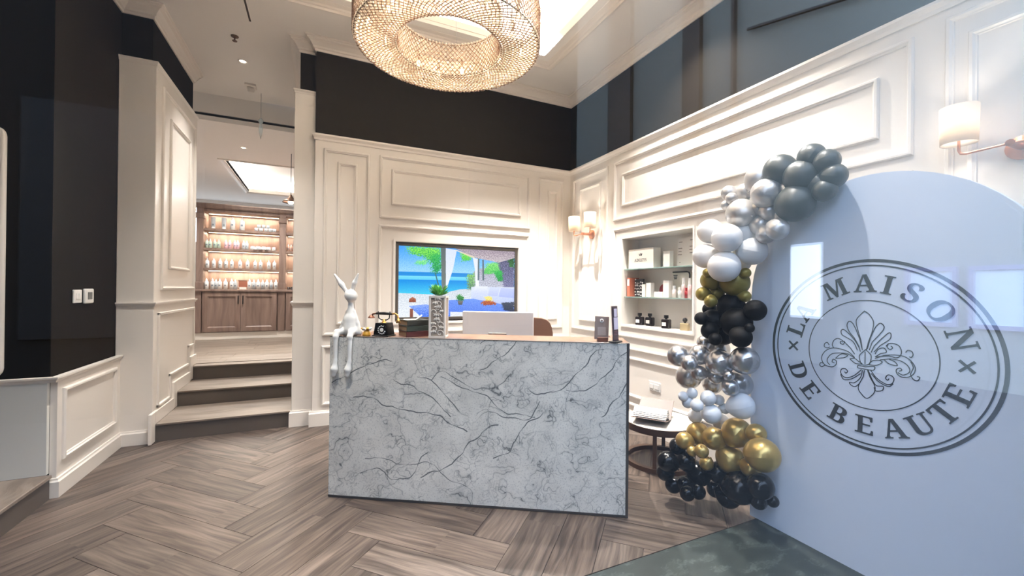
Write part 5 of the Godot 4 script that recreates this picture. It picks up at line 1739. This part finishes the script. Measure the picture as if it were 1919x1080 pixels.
func fill_niche() -> void:
	var cream := rgb(232, 224, 212)
	var y1 := 1.6305
	var y2 := 1.3355
	var y3 := 1.0362
	var b := carton("gift_box", "large cream carton with crown mark and lettering on the top shelf", 3.54, 3.175, y1, 0.205, 0.10, cream)
	text_on(b, "lettering", "AINLEYS", 0.030, Vector3(0.0, 0.085, 0.0508), M.print_ink)
	for i in 3:
		var s := new_st()
		ellipsoid(s, Vector3((i - 1) * 0.016, 0.145 - absf(i - 1) * 0.004, 0.051), Vector3(0.006, 0.015, 0.001), Basis(Vector3.BACK, -(i - 1) * 0.5), 8, 6)
		put("crown_mark", s, M.print_ink, b)
	carton("slim_carton", "slim white carton beside the certificate on the top shelf", 3.07, 2.985, y1, 0.155, 0.05, rgb(236, 232, 224))
	var c := thing("certificate", "white printed certificate leaning on the top shelf", "certificate", Vector3(3.09, y1, -2.86), Basis(Vector3.UP, -PI / 2))
	var s1 := new_st()
	box(s1, Vector3(0, 0.138, -0.02), Vector3(0.20, 0.275, 0.006), Basis(Vector3.RIGHT, -0.08), 0.001)
	var sheet := put("sheet", s1, M.paper, c)
	var rng := RandomNumberGenerator.new()
	rng.seed = 5
	for k in [[-0.066, 0.235], [-0.066, 0.175], [-0.066, 0.145], [-0.066, 0.115], [0.066, 0.245], [0.066, 0.185], [0.066, 0.155], [0.066, 0.125], [-0.06, 0.04]]:
		var s := new_st()
		box(s, Vector3(k[0], k[1], -0.0155 + (0.138 - k[1]) * 0.08), Vector3(rng.randf_range(0.032, 0.048) if k[1] > 0.05 else 0.014, 0.006, 0.001), Basis(Vector3.RIGHT, -0.08))
		put("printed_line", s, mk(rgb(110, 102, 96), 0.6), sheet)
	# middle shelf
	var bk := thing("book", "red and white spined book standing at the end of the middle shelf", "book", Vector3(3.07, y2, -3.535), Basis(Vector3.UP, -PI / 2))
	var s2 := new_st()
	box(s2, Vector3(0, 0.1, 0), Vector3(0.04, 0.20, 0.13), Basis(), 0.002)
	put("cover", s2, mk(rgb(196, 110, 84), 0.6), bk)
	var s3 := new_st()
	box(s3, Vector3(0, 0.15, 0.0655), Vector3(0.032, 0.07, 0.002))
	put("spine_label", s3, M.paper, bk)
	var bw := thing("patterned_book", "black and white patterned book facing out on the middle shelf", "book", Vector3(3.075, y2, -3.44), Basis(Vector3.UP, -PI / 2))
	var s4 := new_st()
	box(s4, Vector3(0, 0.094, 0), Vector3(0.13, 0.188, 0.02), Basis(), 0.002)
	put("cover", s4, mk(rgb(40, 38, 38), 0.5), bw)
	for i in 26:
		var s := new_st()
		ellipsoid(s, Vector3(-0.052 + (i % 5) * 0.026 + rng.randf_range(-0.006, 0.006), 0.02 + int(i / 5) * 0.032 + rng.randf_range(-0.006, 0.006), 0.0102), Vector3(rng.randf_range(0.006, 0.013), rng.randf_range(0.005, 0.012), 0.0008), Basis(Vector3.BACK, rng.randf() * 3.0), 7, 4)
		put("printed_spot", s, M.paper, bw)
	carton("small_carton", "narrow white carton beside the patterned book", 3.363, 3.316, y2, 0.13, 0.045, cream)
	carton("small_carton", "white carton next to the red bowl on the middle shelf", 3.30, 3.233, y2, 0.145, 0.05, rgb(236, 230, 222))
	var rd := thing("red_bowl", "dark red round dish behind a low white carton", "bowl", Vector3(3.12, y2, -3.135))
	var s5 := new_st()
	ellipsoid(s5, Vector3(0, 0.068, 0), Vector3(0.012, 0.068, 0.068), Basis(), 20, 10)
	put("dish", s5, mk(rgb(126, 26, 32), 0.35), rd)
	carton("low_carton", "low white carton with red dots before the red dish", 3.188, 3.075, y2, 0.055, 0.05, rgb(238, 226, 220))
	carton("tall_carton", "tall white carton in front of the white case", 3.068, 2.993, y2, 0.165, 0.05, rgb(236, 228, 220))
	var cs := thing("white_case", "white square case with black curved handle at the back of the shelf", "case", Vector3(3.145, y2, -2.93), Basis(Vector3.UP, -PI / 2))
	var s6 := new_st()
	box(s6, Vector3(0, 0.12, 0), Vector3(0.20, 0.24, 0.05), Basis(), 0.004)
	put("body", s6, mk(rgb(214, 210, 198), 0.4), cs)
	var s7 := new_st()
	tube(s7, [Vector3(-0.10, 0.247, 0.02), Vector3(0.07, 0.247, 0.02), Vector3(0.095, 0.240, 0.02), Vector3(0.104, 0.22, 0.02), Vector3(0.104, 0.12, 0.02)], 0.007, 8)
	put("handle", s7, M.black, cs)
	for i in 3:
		var s := new_st()
		box(s, Vector3(-0.062, 0.215 - i * 0.016, 0.0255), Vector3(0.05 - i * 0.008, 0.009, 0.001))
		put("printed_block", s, M.print_ink, cs)
	var tubes := [[2.93, 0.115, rgb(236, 214, 208), "short pale pink cosmetic bottle before the white case"], [2.862, 0.10, rgb(240, 234, 228), "short white cosmetic bottle beside the tall pink tube"], [2.819, 0.185, rgb(236, 206, 202), "tall pink and white tube near the niche edge"], [2.782, 0.095, rgb(132, 30, 34), "short dark red bottle between tall pink tubes"], [2.748, 0.182, rgb(238, 202, 200), "tall pink tube against the niche side"]]
	for q in tubes:
		var t := thing("cosmetic_bottle", q[3], "bottle", Vector3(3.04, y2, -q[0]))
		var s := new_st()
		var r := 0.018
		lathe(s, [Vector2(0, 0), Vector2(r, 0), Vector2(r, q[1] * 0.62), Vector2(r * 0.7, q[1] * 0.68), Vector2(0, q[1] * 0.68)], 16)
		put("body", s, mk(q[2], 0.35), t)
		var c2 := new_st()
		lathe(c2, [Vector2(r * 0.75, q[1] * 0.68), Vector2(r * 0.75, q[1]), Vector2(0, q[1])], 16, Transform3D(), true)
		put("cap", c2, M.plastic if q[2].g > 0.4 else mk(rgb(150, 40, 44), 0.4), t)
	# perfume on the sill of the niche
	var pb := [[3.432, 3.075, "black square perfume bottle with white label, nearest the niche end"], [3.321, 3.11, "black square perfume bottle set back between two others"], [3.047, 3.06, "black square perfume bottle standing alone mid sill"]]
	pb[0][2] = "black square perfume bottle with white label at the inner end of the sill"
	for q in pb:
		var t := thing("perfume_bottle", q[2], "bottle", Vector3(q[1], y3, -q[0]), Basis(Vector3.UP, -PI / 2 + 0.3))
		var s := new_st()
		box(s, Vector3(0, 0.044, 0), Vector3(0.082, 0.088, 0.06), Basis(), 0.008)
		put("body", s, mk(rgb(24, 18, 20), 0.12), t)
		var c3 := new_st()
		lathe(c3, [Vector2(0.012, 0.086), Vector2(0.012, 0.098), Vector2(0.022, 0.098), Vector2(0.022, 0.128), Vector2(0, 0.128)], 16, Transform3D(), true)
		put("cap", c3, M.black, t)
		var lb := new_st()
		box(lb, Vector3(-0.008, 0.042, 0.0305), Vector3(0.042, 0.034, 0.001))
		put("label", lb, M.paper, t)
	var cp := thing("perfume_bottle", "clear amber perfume bottle with round black stopper on the sill", "bottle", Vector3(3.06, y3, -2.818), Basis(Vector3.UP, -PI / 2 + 0.3))
	var s8 := new_st()
	box(s8, Vector3(0, 0.034, 0), Vector3(0.078, 0.068, 0.05), Basis(), 0.006)
	var am := mk(Color(0.80, 0.72, 0.55, 0.55), 0.08)
	am.transparency = BaseMaterial3D.TRANSPARENCY_ALPHA
	put("body", s8, am, cp)
	var s9 := new_st()
	ellipsoid(s9, Vector3(0, 0.096, 0), Vector3(0.022, 0.022, 0.022))
	lathe(s9, [Vector2(0.010, 0.068), Vector2(0.010, 0.08), Vector2(0, 0.08)], 12)
	put("stopper", s9, M.black, cp)

# ---------------------------------------------------------------- arched board and balloons
const FLEUR := [
	[-0.011, 0.215, -0.028, 0.195, -0.044, 0.171, -0.045, 0.146, -0.036, 0.107, -0.025, 0.068, -0.019, 0.020],
	[-0.011, 0.215, 0.009, 0.199, 0.024, 0.173, 0.027, 0.147, 0.020, 0.108, 0.006, 0.062, -0.002, 0.022],
	[-0.027, 0.011, -0.034, 0.038, -0.053, 0.075, -0.075, 0.103, -0.086, 0.133, -0.082, 0.153, -0.071, 0.158, -0.058, 0.145, -0.045, 0.116, -0.030, 0.073, -0.021, 0.029],
	[-0.040, 0.017, -0.057, 0.055, -0.083, 0.072, -0.108, 0.087, -0.113, 0.105, -0.104, 0.115, -0.090, 0.107, -0.070, 0.089, -0.049, 0.061, -0.029, 0.023],
	[0.010, 0.024, 0.022, 0.064, 0.049, 0.101, 0.065, 0.126, 0.068, 0.146, 0.055, 0.159, 0.041, 0.148, 0.030, 0.128, 0.014, 0.083, 0.002, 0.028],
	[0.018, 0.013, 0.030, 0.046, 0.054, 0.078, 0.080, 0.109, 0.092, 0.116, 0.096, 0.104, 0.092, 0.087, 0.077, 0.071, 0.054, 0.051, 0.030, 0.017],
	[-0.052, -0.005, -0.070, 0.023, -0.097, 0.050, -0.124, 0.065, -0.144, 0.055, -0.153, 0.030, -0.146, 0.013],
	[-0.097, 0.055, -0.101, 0.039, -0.114, 0.040, -0.115, 0.050, -0.105, 0.049],
	[-0.168, 0.026, -0.177, 0.038, -0.189, 0.031, -0.191, 0.015, -0.177, 0.009, -0.165, 0.016],
	[-0.052, -0.022, -0.079, 0.002, -0.114, 0.012, -0.151, 0.012, -0.179, -0.002, -0.198, -0.026, -0.204, -0.053, -0.193, -0.078, -0.174, -0.088, -0.150, -0.087, -0.134, -0.071, -0.134, -0.053, -0.148, -0.047, -0.153, -0.061, -0.143, -0.065],
	[-0.052, -0.025, -0.083, -0.009, -0.123, -0.010, -0.155, -0.020, -0.174, -0.044, -0.176, -0.065, -0.164, -0.079],
	[-0.193, -0.076, -0.208, -0.075, -0.213, -0.087, -0.203, -0.096, -0.188, -0.085],
	[-0.137, -0.040, -0.123, -0.023, -0.105, -0.012, -0.083, -0.017, -0.100, -0.032, -0.137, -0.040],
	[0.034, -0.007, 0.054, 0.011, 0.077, 0.021, 0.075, 0.035, 0.065, 0.041, 0.046, 0.031, 0.034, 0.008],
	[0.077, 0.052, 0.088, 0.065, 0.107, 0.067, 0.126, 0.058, 0.135, 0.036, 0.131, 0.013, 0.115, 0.001, 0.085, 0.006, 0.038, -0.006],
	[0.085, 0.062, 0.081, 0.048, 0.092, 0.037, 0.102, 0.046, 0.096, 0.054],
	[0.151, 0.032, 0.158, 0.042, 0.172, 0.039, 0.177, 0.024, 0.171, 0.012, 0.164, 0.013],
	[0.034, -0.014, 0.070, 0.006, 0.111, 0.014, 0.144, 0.012, 0.169, -0.004, 0.185, -0.033, 0.180, -0.061, 0.162, -0.080, 0.137, -0.085, 0.119, -0.072, 0.117, -0.054, 0.130, -0.045, 0.137, -0.053, 0.128, -0.059],
	[0.054, -0.018, 0.093, -0.007, 0.130, -0.010, 0.155, -0.025, 0.166, -0.046, 0.161, -0.062, 0.141, -0.075, 0.123, -0.067],
	[0.169, -0.009, 0.178, -0.034, 0.169, -0.067, 0.180, -0.088, 0.194, -0.090, 0.201, -0.075, 0.192, -0.072],
	[0.070, -0.015, 0.089, -0.031, 0.119, -0.035, 0.111, -0.018, 0.089, -0.010],
	[-0.005, 0.024, -0.021, 0.005, -0.031, -0.012, -0.027, -0.041, -0.018, -0.054, 0.004, -0.050, 0.015, -0.034, 0.018, -0.004, 0.008, 0.011, -0.005, 0.024],
	[-0.007, 0.012, -0.007, -0.018, -0.007, -0.047],
	[-0.072, -0.033, -0.052, -0.027, -0.035, -0.039, -0.020, -0.049, -0.048, -0.052, -0.072, -0.033],
	[0.009, -0.049, 0.023, -0.028, 0.050, -0.021, 0.062, -0.029, 0.039, -0.047, 0.009, -0.049],
	[-0.037, -0.060, -0.006, -0.062, 0.031, -0.055, 0.027, -0.073, -0.006, -0.074, -0.037, -0.072, -0.037, -0.060],
	[-0.010, -0.080, -0.014, -0.112, -0.030, -0.150, -0.035, -0.174, -0.026, -0.194, 0.001, -0.217, 0.028, -0.189, 0.035, -0.163, 0.031, -0.142, 0.015, -0.112, 0.003, -0.077],
	[-0.018, -0.081, -0.026, -0.120, -0.051, -0.150, -0.073, -0.154, -0.064, -0.167, -0.047, -0.169, -0.030, -0.150],
	[-0.022, -0.079, -0.047, -0.109, -0.078, -0.130, -0.100, -0.129, -0.113, -0.111, -0.109, -0.092, -0.093, -0.087, -0.082, -0.098, -0.089, -0.109, -0.095, -0.103],
	[-0.026, -0.100, -0.052, -0.125, -0.078, -0.140, -0.100, -0.142, -0.113, -0.121],
	[0.007, -0.077, 0.019, -0.111, 0.039, -0.145, 0.067, -0.144, 0.063, -0.164, 0.039, -0.172, 0.031, -0.157],
	[0.015, -0.073, 0.035, -0.103, 0.059, -0.122, 0.082, -0.131, 0.101, -0.123, 0.108, -0.100, 0.099, -0.086, 0.084, -0.086, 0.076, -0.102, 0.084, -0.110, 0.089, -0.102],
	[0.019, -0.091, 0.043, -0.120, 0.070, -0.136, 0.090, -0.139, 0.105, -0.124],
]

func ribbon(st: SurfaceTool, pts: Array, half: float, closed := false) -> void:
	var n := pts.size()
	for i in (n if closed else n - 1):
		var p: Vector2 = pts[i]
		var q: Vector2 = pts[(i + 1) % n]
		var e := (q - p).normalized()
		var nn := Vector2(-e.y, e.x) * half
		p -= e * half * 0.5
		q += e * half * 0.5
		poly(st, [Vector3(p.x + nn.x, p.y + nn.y, 0), Vector3(q.x + nn.x, q.y + nn.y, 0), Vector3(q.x - nn.x, q.y - nn.y, 0), Vector3(p.x - nn.x, p.y - nn.y, 0)], Vector3.BACK)

func build_board() -> void:
	# local: x to the viewer's right (towards the street), y up, z into the room
	var X := 2.463
	var Dc := 1.13
	var R := 0.614
	var spring := 1.372
	var B := Basis(Vector3.BACK, Vector3.UP, Vector3.LEFT)
	var t := thing("arched_board", "pale lavender arched display board with round printed emblem", "board", V(X, 0.0005, Dc), B)
	var o := PackedVector2Array([Vector2(-R, 0), Vector2(R, 0)])
	for i in 33:
		var a := PI * i / 32
		o.append(Vector2(cos(a) * R, spring + sin(a) * R))
	var s := new_st()
	prism(s, o, 0.04, Transform3D(Basis(), Vector3(0, 0, -0.04)))
	put("panel", s, mk(rgb(206, 216, 232), 0.5), t)
	for x in [-0.35, 0.35]:
		var f := new_st()
		box(f, Vector3(x, 0.25, -0.15), Vector3(0.03, 0.5, 0.02), Basis(Vector3.RIGHT, 0.38), 0.002)
		box(f, Vector3(x, 0.012, -0.13), Vector3(0.03, 0.022, 0.2), Basis(), 0.002)
		put("prop_leg", f, M.white, t)
	# emblem
	var c := Vector2(Dc - 1.135, 1.095)
	var em := Node3D.new()
	em.name = "printed_emblem"
	t.add_child(em)
	em.position = Vector3(c.x, c.y, 0.0012)
	for q in [[0.465, 0.0072], [0.441, 0.0034], [0.268, 0.0024]]:
		var ring := new_st()
		for i in 120:
			var a := TAU * i / 120
			var e := TAU * (i + 1) / 120
			poly(ring, [Vector3(cos(a) * (q[0] + q[1]), sin(a) * (q[0] + q[1]), 0), Vector3(cos(e) * (q[0] + q[1]), sin(e) * (q[0] + q[1]), 0), Vector3(cos(e) * (q[0] - q[1]), sin(e) * (q[0] - q[1]), 0), Vector3(cos(a) * (q[0] - q[1]), sin(a) * (q[0] - q[1]), 0)], Vector3.BACK)
		put("printed_ring", ring, M.print_ink, em)
	var font := SystemFont.new()
	font.font_names = PackedStringArray(["Droid Serif"])
	font.font_weight = 700
	var letters := [["L", 164.0, 1], ["A", 146.5, 1], ["M", 114.0, 1], ["A", 92.0, 1], ["I", 76.5, 1], ["S", 60.5, 1], ["O", 40.5, 1], ["N", 18.5, 1], ["E", -20.5, 0], ["T", -37.0, 0], ["U", -54.5, 0], ["A", -72.0, 0], ["E", -91.5, 0], ["B", -111.0, 0], ["E", -138.0, 0], ["D", -157.0, 0]]
	for l in letters:
		var tm := TextMesh.new()
		tm.text = l[0]
		tm.font = font
		tm.font_size = 96
		tm.pixel_size = 0.00128
		tm.depth = 0.0015
		var a := deg_to_rad(l[1])
		var turn := a - PI / 2 if l[2] else a + PI / 2
		put_mesh("letter", tm, M.print_ink, em, Transform3D(Basis(Vector3.BACK, turn) * Basis.from_scale(Vector3(1.05, 1.0, 1.0)), Vector3(cos(a) * 0.352, sin(a) * 0.352, 0)))
	for a in [PI, 0.0]:
		var x := new_st()
		var p := Vector2(cos(a), sin(a)) * 0.352
		for k in [1, -1]:
			ribbon(x, [p + Vector2(-0.022, -0.022 * k), p + Vector2(0.022, 0.022 * k)], 0.0055)
		put("printed_cross", x, M.print_ink, em)
	for line in FLEUR:
		var cv := Curve2D.new()
		var raw := []
		for i in range(0, line.size(), 2):
			raw.append(Vector2(line[i], line[i + 1]))
		for i in raw.size():
			var tan_: Vector2 = (raw[mini(i + 1, raw.size() - 1)] - raw[maxi(i - 1, 0)]) / 6.0
			cv.add_point(raw[i], -tan_, tan_)
		var r := new_st()
		ribbon(r, Array(cv.tessellate(3, 6)), 0.0021)
		put("printed_stroke", r, M.print_ink, em)

func build_balloons() -> void:
	var sets := {
		"dark": [[2.349, 2.088, 1.499, 0.087], [2.351, 2.025, 1.385, 0.089], [2.366, 2.122, 1.344, 0.068], [2.369, 2.077, 1.273, 0.063], [2.377, 1.997, 1.245, 0.063], [2.361, 1.928, 1.277, 0.058], [2.341, 1.882, 1.412, 0.099], [2.378, 1.973, 1.320, 0.062]],
		"pearl": [[2.361, 2.073, 1.633, 0.079], [2.310, 1.966, 1.553, 0.082], [2.387, 2.019, 1.741, 0.053], [2.366, 2.030, 1.836, 0.048], [2.307, 1.977, 1.771, 0.036], [2.317, 1.944, 1.819, 0.030], [2.327, 1.878, 1.720, 0.088], [2.345, 1.890, 1.627, 0.038], [2.357, 1.868, 1.567, 0.053], [2.367, 1.835, 1.508, 0.033], [2.372, 1.797, 1.628, 0.060], [2.297, 1.748, 1.478, 0.059], [2.332, 1.731, 1.568, 0.052]],
		"white": [[2.261, 1.783, 1.886, 0.078], [2.224, 1.721, 1.737, 0.087], [2.234, 1.626, 1.898, 0.078], [2.224, 1.551, 1.754, 0.094], [2.342, 1.643, 1.656, 0.083], [2.361, 1.639, 1.772, 0.033], [2.400, 1.626, 1.743, 0.022], [2.403, 1.608, 1.781, 0.025], [2.395, 1.572, 1.742, 0.035], [2.364, 1.759, 1.736, 0.076]],
		"olive": [[2.264, 1.469, 1.889, 0.058], [2.207, 1.515, 1.858, 0.030], [2.222, 1.383, 1.905, 0.044], [2.320, 1.388, 1.882, 0.048], [2.353, 1.456, 1.779, 0.087], [2.217, 1.338, 1.841, 0.040], [2.333, 1.513, 1.693, 0.032], [2.355, 1.371, 1.711, 0.036]],
		"black": [[2.333, 1.281, 1.945, 0.046], [2.164, 1.230, 1.866, 0.040], [2.286, 1.216, 1.884, 0.068], [2.356, 1.305, 1.805, 0.084], [2.211, 1.154, 1.841, 0.053], [2.289, 1.212, 1.718, 0.090], [2.380, 1.128, 1.880, 0.076], [2.303, 1.292, 1.609, 0.062], [2.223, 1.136, 1.639, 0.062], [2.232, 1.193, 1.591, 0.027], [2.184, 1.109, 1.780, 0.039]],
		"chrome": [[2.083, 0.986, 1.970, 0.068], [2.068, 0.956, 1.867, 0.051], [2.212, 0.993, 1.917, 0.065], [2.349, 1.053, 1.998, 0.050], [2.443, 1.010, 1.962, 0.072], [2.243, 0.961, 1.792, 0.082], [2.278, 0.994, 1.655, 0.082], [2.257, 0.825, 2.045, 0.083], [2.205, 0.875, 1.914, 0.051], [2.281, 0.865, 1.849, 0.051], [2.225, 0.895, 1.715, 0.032], [2.248, 0.824, 1.722, 0.051], [2.361, 0.828, 1.749, 0.079], [2.404, 0.776, 1.977, 0.065]],
		"lowwhite": [[2.059, 0.745, 1.905, 0.030], [2.118, 0.763, 1.889, 0.033], [2.102, 0.703, 1.907, 0.037], [2.063, 0.714, 1.804, 0.038], [2.175, 0.744, 1.818, 0.046], [2.270, 0.721, 1.819, 0.033], [2.194, 0.646, 1.810, 0.059], [2.303, 0.668, 1.803, 0.033], [2.306, 0.713, 1.693, 0.077], [2.302, 0.560, 2.025, 0.047], [2.455, 0.526, 1.954, 0.054]],
		"gold": [[2.130, 0.442, 1.955, 0.055], [2.285, 0.456, 1.987, 0.074], [2.280, 0.467, 1.860, 0.071], [2.350, 0.528, 1.753, 0.089], [2.350, 0.562, 1.628, 0.057], [2.287, 0.475, 1.548, 0.094], [2.353, 0.346, 1.797, 0.087], [2.133, 0.420, 1.826, 0.042], [2.124, 0.399, 1.890, 0.033], [2.255, 0.299, 1.893, 0.044], [2.362, 0.339, 1.668, 0.058]],
		"foot": [[2.145, 0.378, 2.026, 0.053], [2.075, 0.285, 2.042, 0.066], [2.096, 0.191, 2.086, 0.053], [2.135, 0.311, 1.949, 0.061], [2.299, 0.185, 1.996, 0.082], [2.166, 0.099, 2.079, 0.054], [2.181, 0.138, 1.999, 0.049], [2.133, 0.114, 1.933, 0.047], [2.240, 0.099, 1.944, 0.048], [2.379, 0.096, 1.929, 0.053], [2.353, 0.229, 1.881, 0.069], [2.324, 0.211, 1.712, 0.097], [2.301, 0.286, 1.566, 0.073], [2.323, 0.185, 1.590, 0.046], [2.406, 0.181, 1.562, 0.034], [2.362, 0.105, 1.817, 0.074]],
	}
	var chrome_n := 0.16
	var info := {
		"dark": [mk(rgb(58, 62, 60), 0.42), "matte dark grey balloon in the topmost cluster over the arch"],
		"pearl": [mk(rgb(204, 200, 196), 0.34, 0.55), "silver pearl balloon in the upper cluster below the dark ones"],
		"white": [mk(rgb(240, 238, 234), 0.38), "white balloon in the upper white cluster"],
		"olive": [mk(rgb(150, 134, 66), 0.34, 0.35), "olive gold balloon between white and black clusters"],
		"black": [mk(rgb(9, 9, 10), 0.6, 0.0, 0.3), "black balloon in the cluster at mid height of the garland"],
		"chrome": [mk(rgb(190, 188, 187), 0.27, 0.85), "chrome silver balloon in the cluster under the black ones"],
		"lowwhite": [mk(rgb(222, 224, 226), 0.38), "greyish white balloon in the lower white cluster"],
		"gold": [mk(rgb(186, 160, 98), 0.3, 0.7), "chrome gold balloon in the low gold cluster"],
		"foot": [mk(rgb(11, 11, 12), 0.2, 0.0, 0.4), "glossy black balloon in the cluster on the floor"],
	}
	var prof := []
	for i in 15:
		var a := -PI / 2 + PI * i / 14.0
		var r := cos(a) if i > 0 and i < 14 else 0.0
		var yy := sin(a)
		if yy < 0.0:
			yy *= 1.0 + 0.16 * yy * yy
			r *= 1.0 - 0.10 * yy * yy
		prof.append(Vector2(r, yy))
	var ball := new_st()
	lathe(ball, prof, 24)
	ball.generate_normals()
	var mesh := ball.commit()
	var kn := new_st()
	lathe(kn, [Vector2(0.0, -1.27), Vector2(0.10, -1.25), Vector2(0.05, -1.19), Vector2(0.09, -1.13), Vector2(0.0, -1.10)], 10)
	kn.generate_normals()
	var knot := kn.commit()
	var rng := RandomNumberGenerator.new()
	rng.seed = 12
	for key in sets:
		var cen := Vector3.ZERO
		for b in sets[key]:
			cen += V(b[0], b[1], b[2]) / sets[key].size()
		for b in sets[key]:
			var at := V(b[0], b[1], b[2])
			var out := at - cen + Vector3(rng.randf_range(-0.05, 0.05), rng.randf_range(-0.05, 0.05), 0.04)
			out = out.normalized()
			var side := out.cross(Vector3.UP).normalized()
			var bs := Basis(side, out, side.cross(out)).scaled_local(Vector3.ONE * b[3])
			var word := "large " if b[3] > 0.076 else ("small " if b[3] < 0.045 else "medium ")
			var t := thing("balloon", word + info[key][1], "balloon", at, bs, word + key_group(key))
			put_mesh("skin", mesh, info[key][0], t)
			put_mesh("knot", knot, info[key][0], t)

func key_group(k: String) -> String:
	return {"dark": "dark grey balloons over the arch", "pearl": "silver pearl balloons", "white": "upper white balloons", "olive": "olive gold balloons", "black": "black balloons at mid height", "chrome": "chrome silver balloons", "lowwhite": "lower white balloons", "gold": "chrome gold balloons", "foot": "black balloons on the floor"}[k]

# ---------------------------------------------------------------- all together
func _ready() -> void:
	set_camera()
	set_environment()
	make_materials()
	M.oak.albedo_color = rgb(214, 206, 204)
	M.oak_lit = M.oak
	M.facade = mk(rgb(120, 126, 121), 0.8)
	M.bead = mk(Color(0.98, 0.93, 0.86, 0.6), 0.12)
	M.bead.transparency = BaseMaterial3D.TRANSPARENCY_ALPHA
	M.shade = mk(rgb(246, 238, 226), 0.8)
	M.shade.backlight_enabled = true
	M.shade.backlight = rgb(255, 246, 232)
	build_floor()
	build_back_wall()
	build_right_wall()
	build_left()
	build_stairs()
	build_ceiling()
	build_upper_room()
	build_facade()
	build_street()
	build_desk()
	build_tv()
	build_board()
	build_balloons()
	build_table()
	build_chandelier()
	build_sconce(V(XR, 2.07, 4.145), "copper twin arm wall sconce with lit white shades beside the niche")
	build_sconce(V(XR, 2.085, 0.765), "pale twin arm wall sconce with white shade above the arched board")
	fill_niche()
	stock_cabinet()
	small_fittings()
	# recessed downlights
	downlight(V(-0.807, CEIL, 5.45), V(-0.8, 0, 5.45), 3.6, 42.0, "lit recessed downlight in the ceiling over the stairs")
	downlight(V(2.0, 4.25, 3.75), V(2.0, 0, 3.7), 26.0, 38.0, "recessed downlight in the raised tray behind the chandelier")
	downlight(V(2.56, CEIL, 2.55), V(2.3, 0, 2.45), 12.0, 55.0, "recessed downlight in the ceiling over the round table")
	downlight(V(-0.4, 4.25, 3.55), V(-0.4, 0, 3.45), 10.0, 40.0, "recessed downlight in the raised tray near the stair opening")
	downlight(V(-0.4, 4.25, 1.6), V(-0.4, 0, 1.8), 8.0, 40.0, "recessed downlight in the raised tray before the desk end")
	downlight(V(1.8, 4.25, 1.5), V(1.8, 0, 1.6), 9.0, 40.0, "recessed downlight in the raised tray over the entrance")
	downlight(V(-1.1, 3.55, 7.6), V(-1.1, 0.4, 7.7), 10.0, 60.0, "recessed downlight in the lower ceiling near the bulkhead")
	downlight(V(-0.55, 3.85, 9.6), V(-0.55, 0.4, 9.6), 10.0, 60.0, "recessed downlight in the upper room tray, one of a pair", "twin downlights in the upper tray")
	downlight(V(-0.85, 3.85, 9.6), V(-0.85, 0.4, 9.6), 10.0, 60.0, "recessed downlight in the upper room tray, one of a pair", "twin downlights in the upper tray")
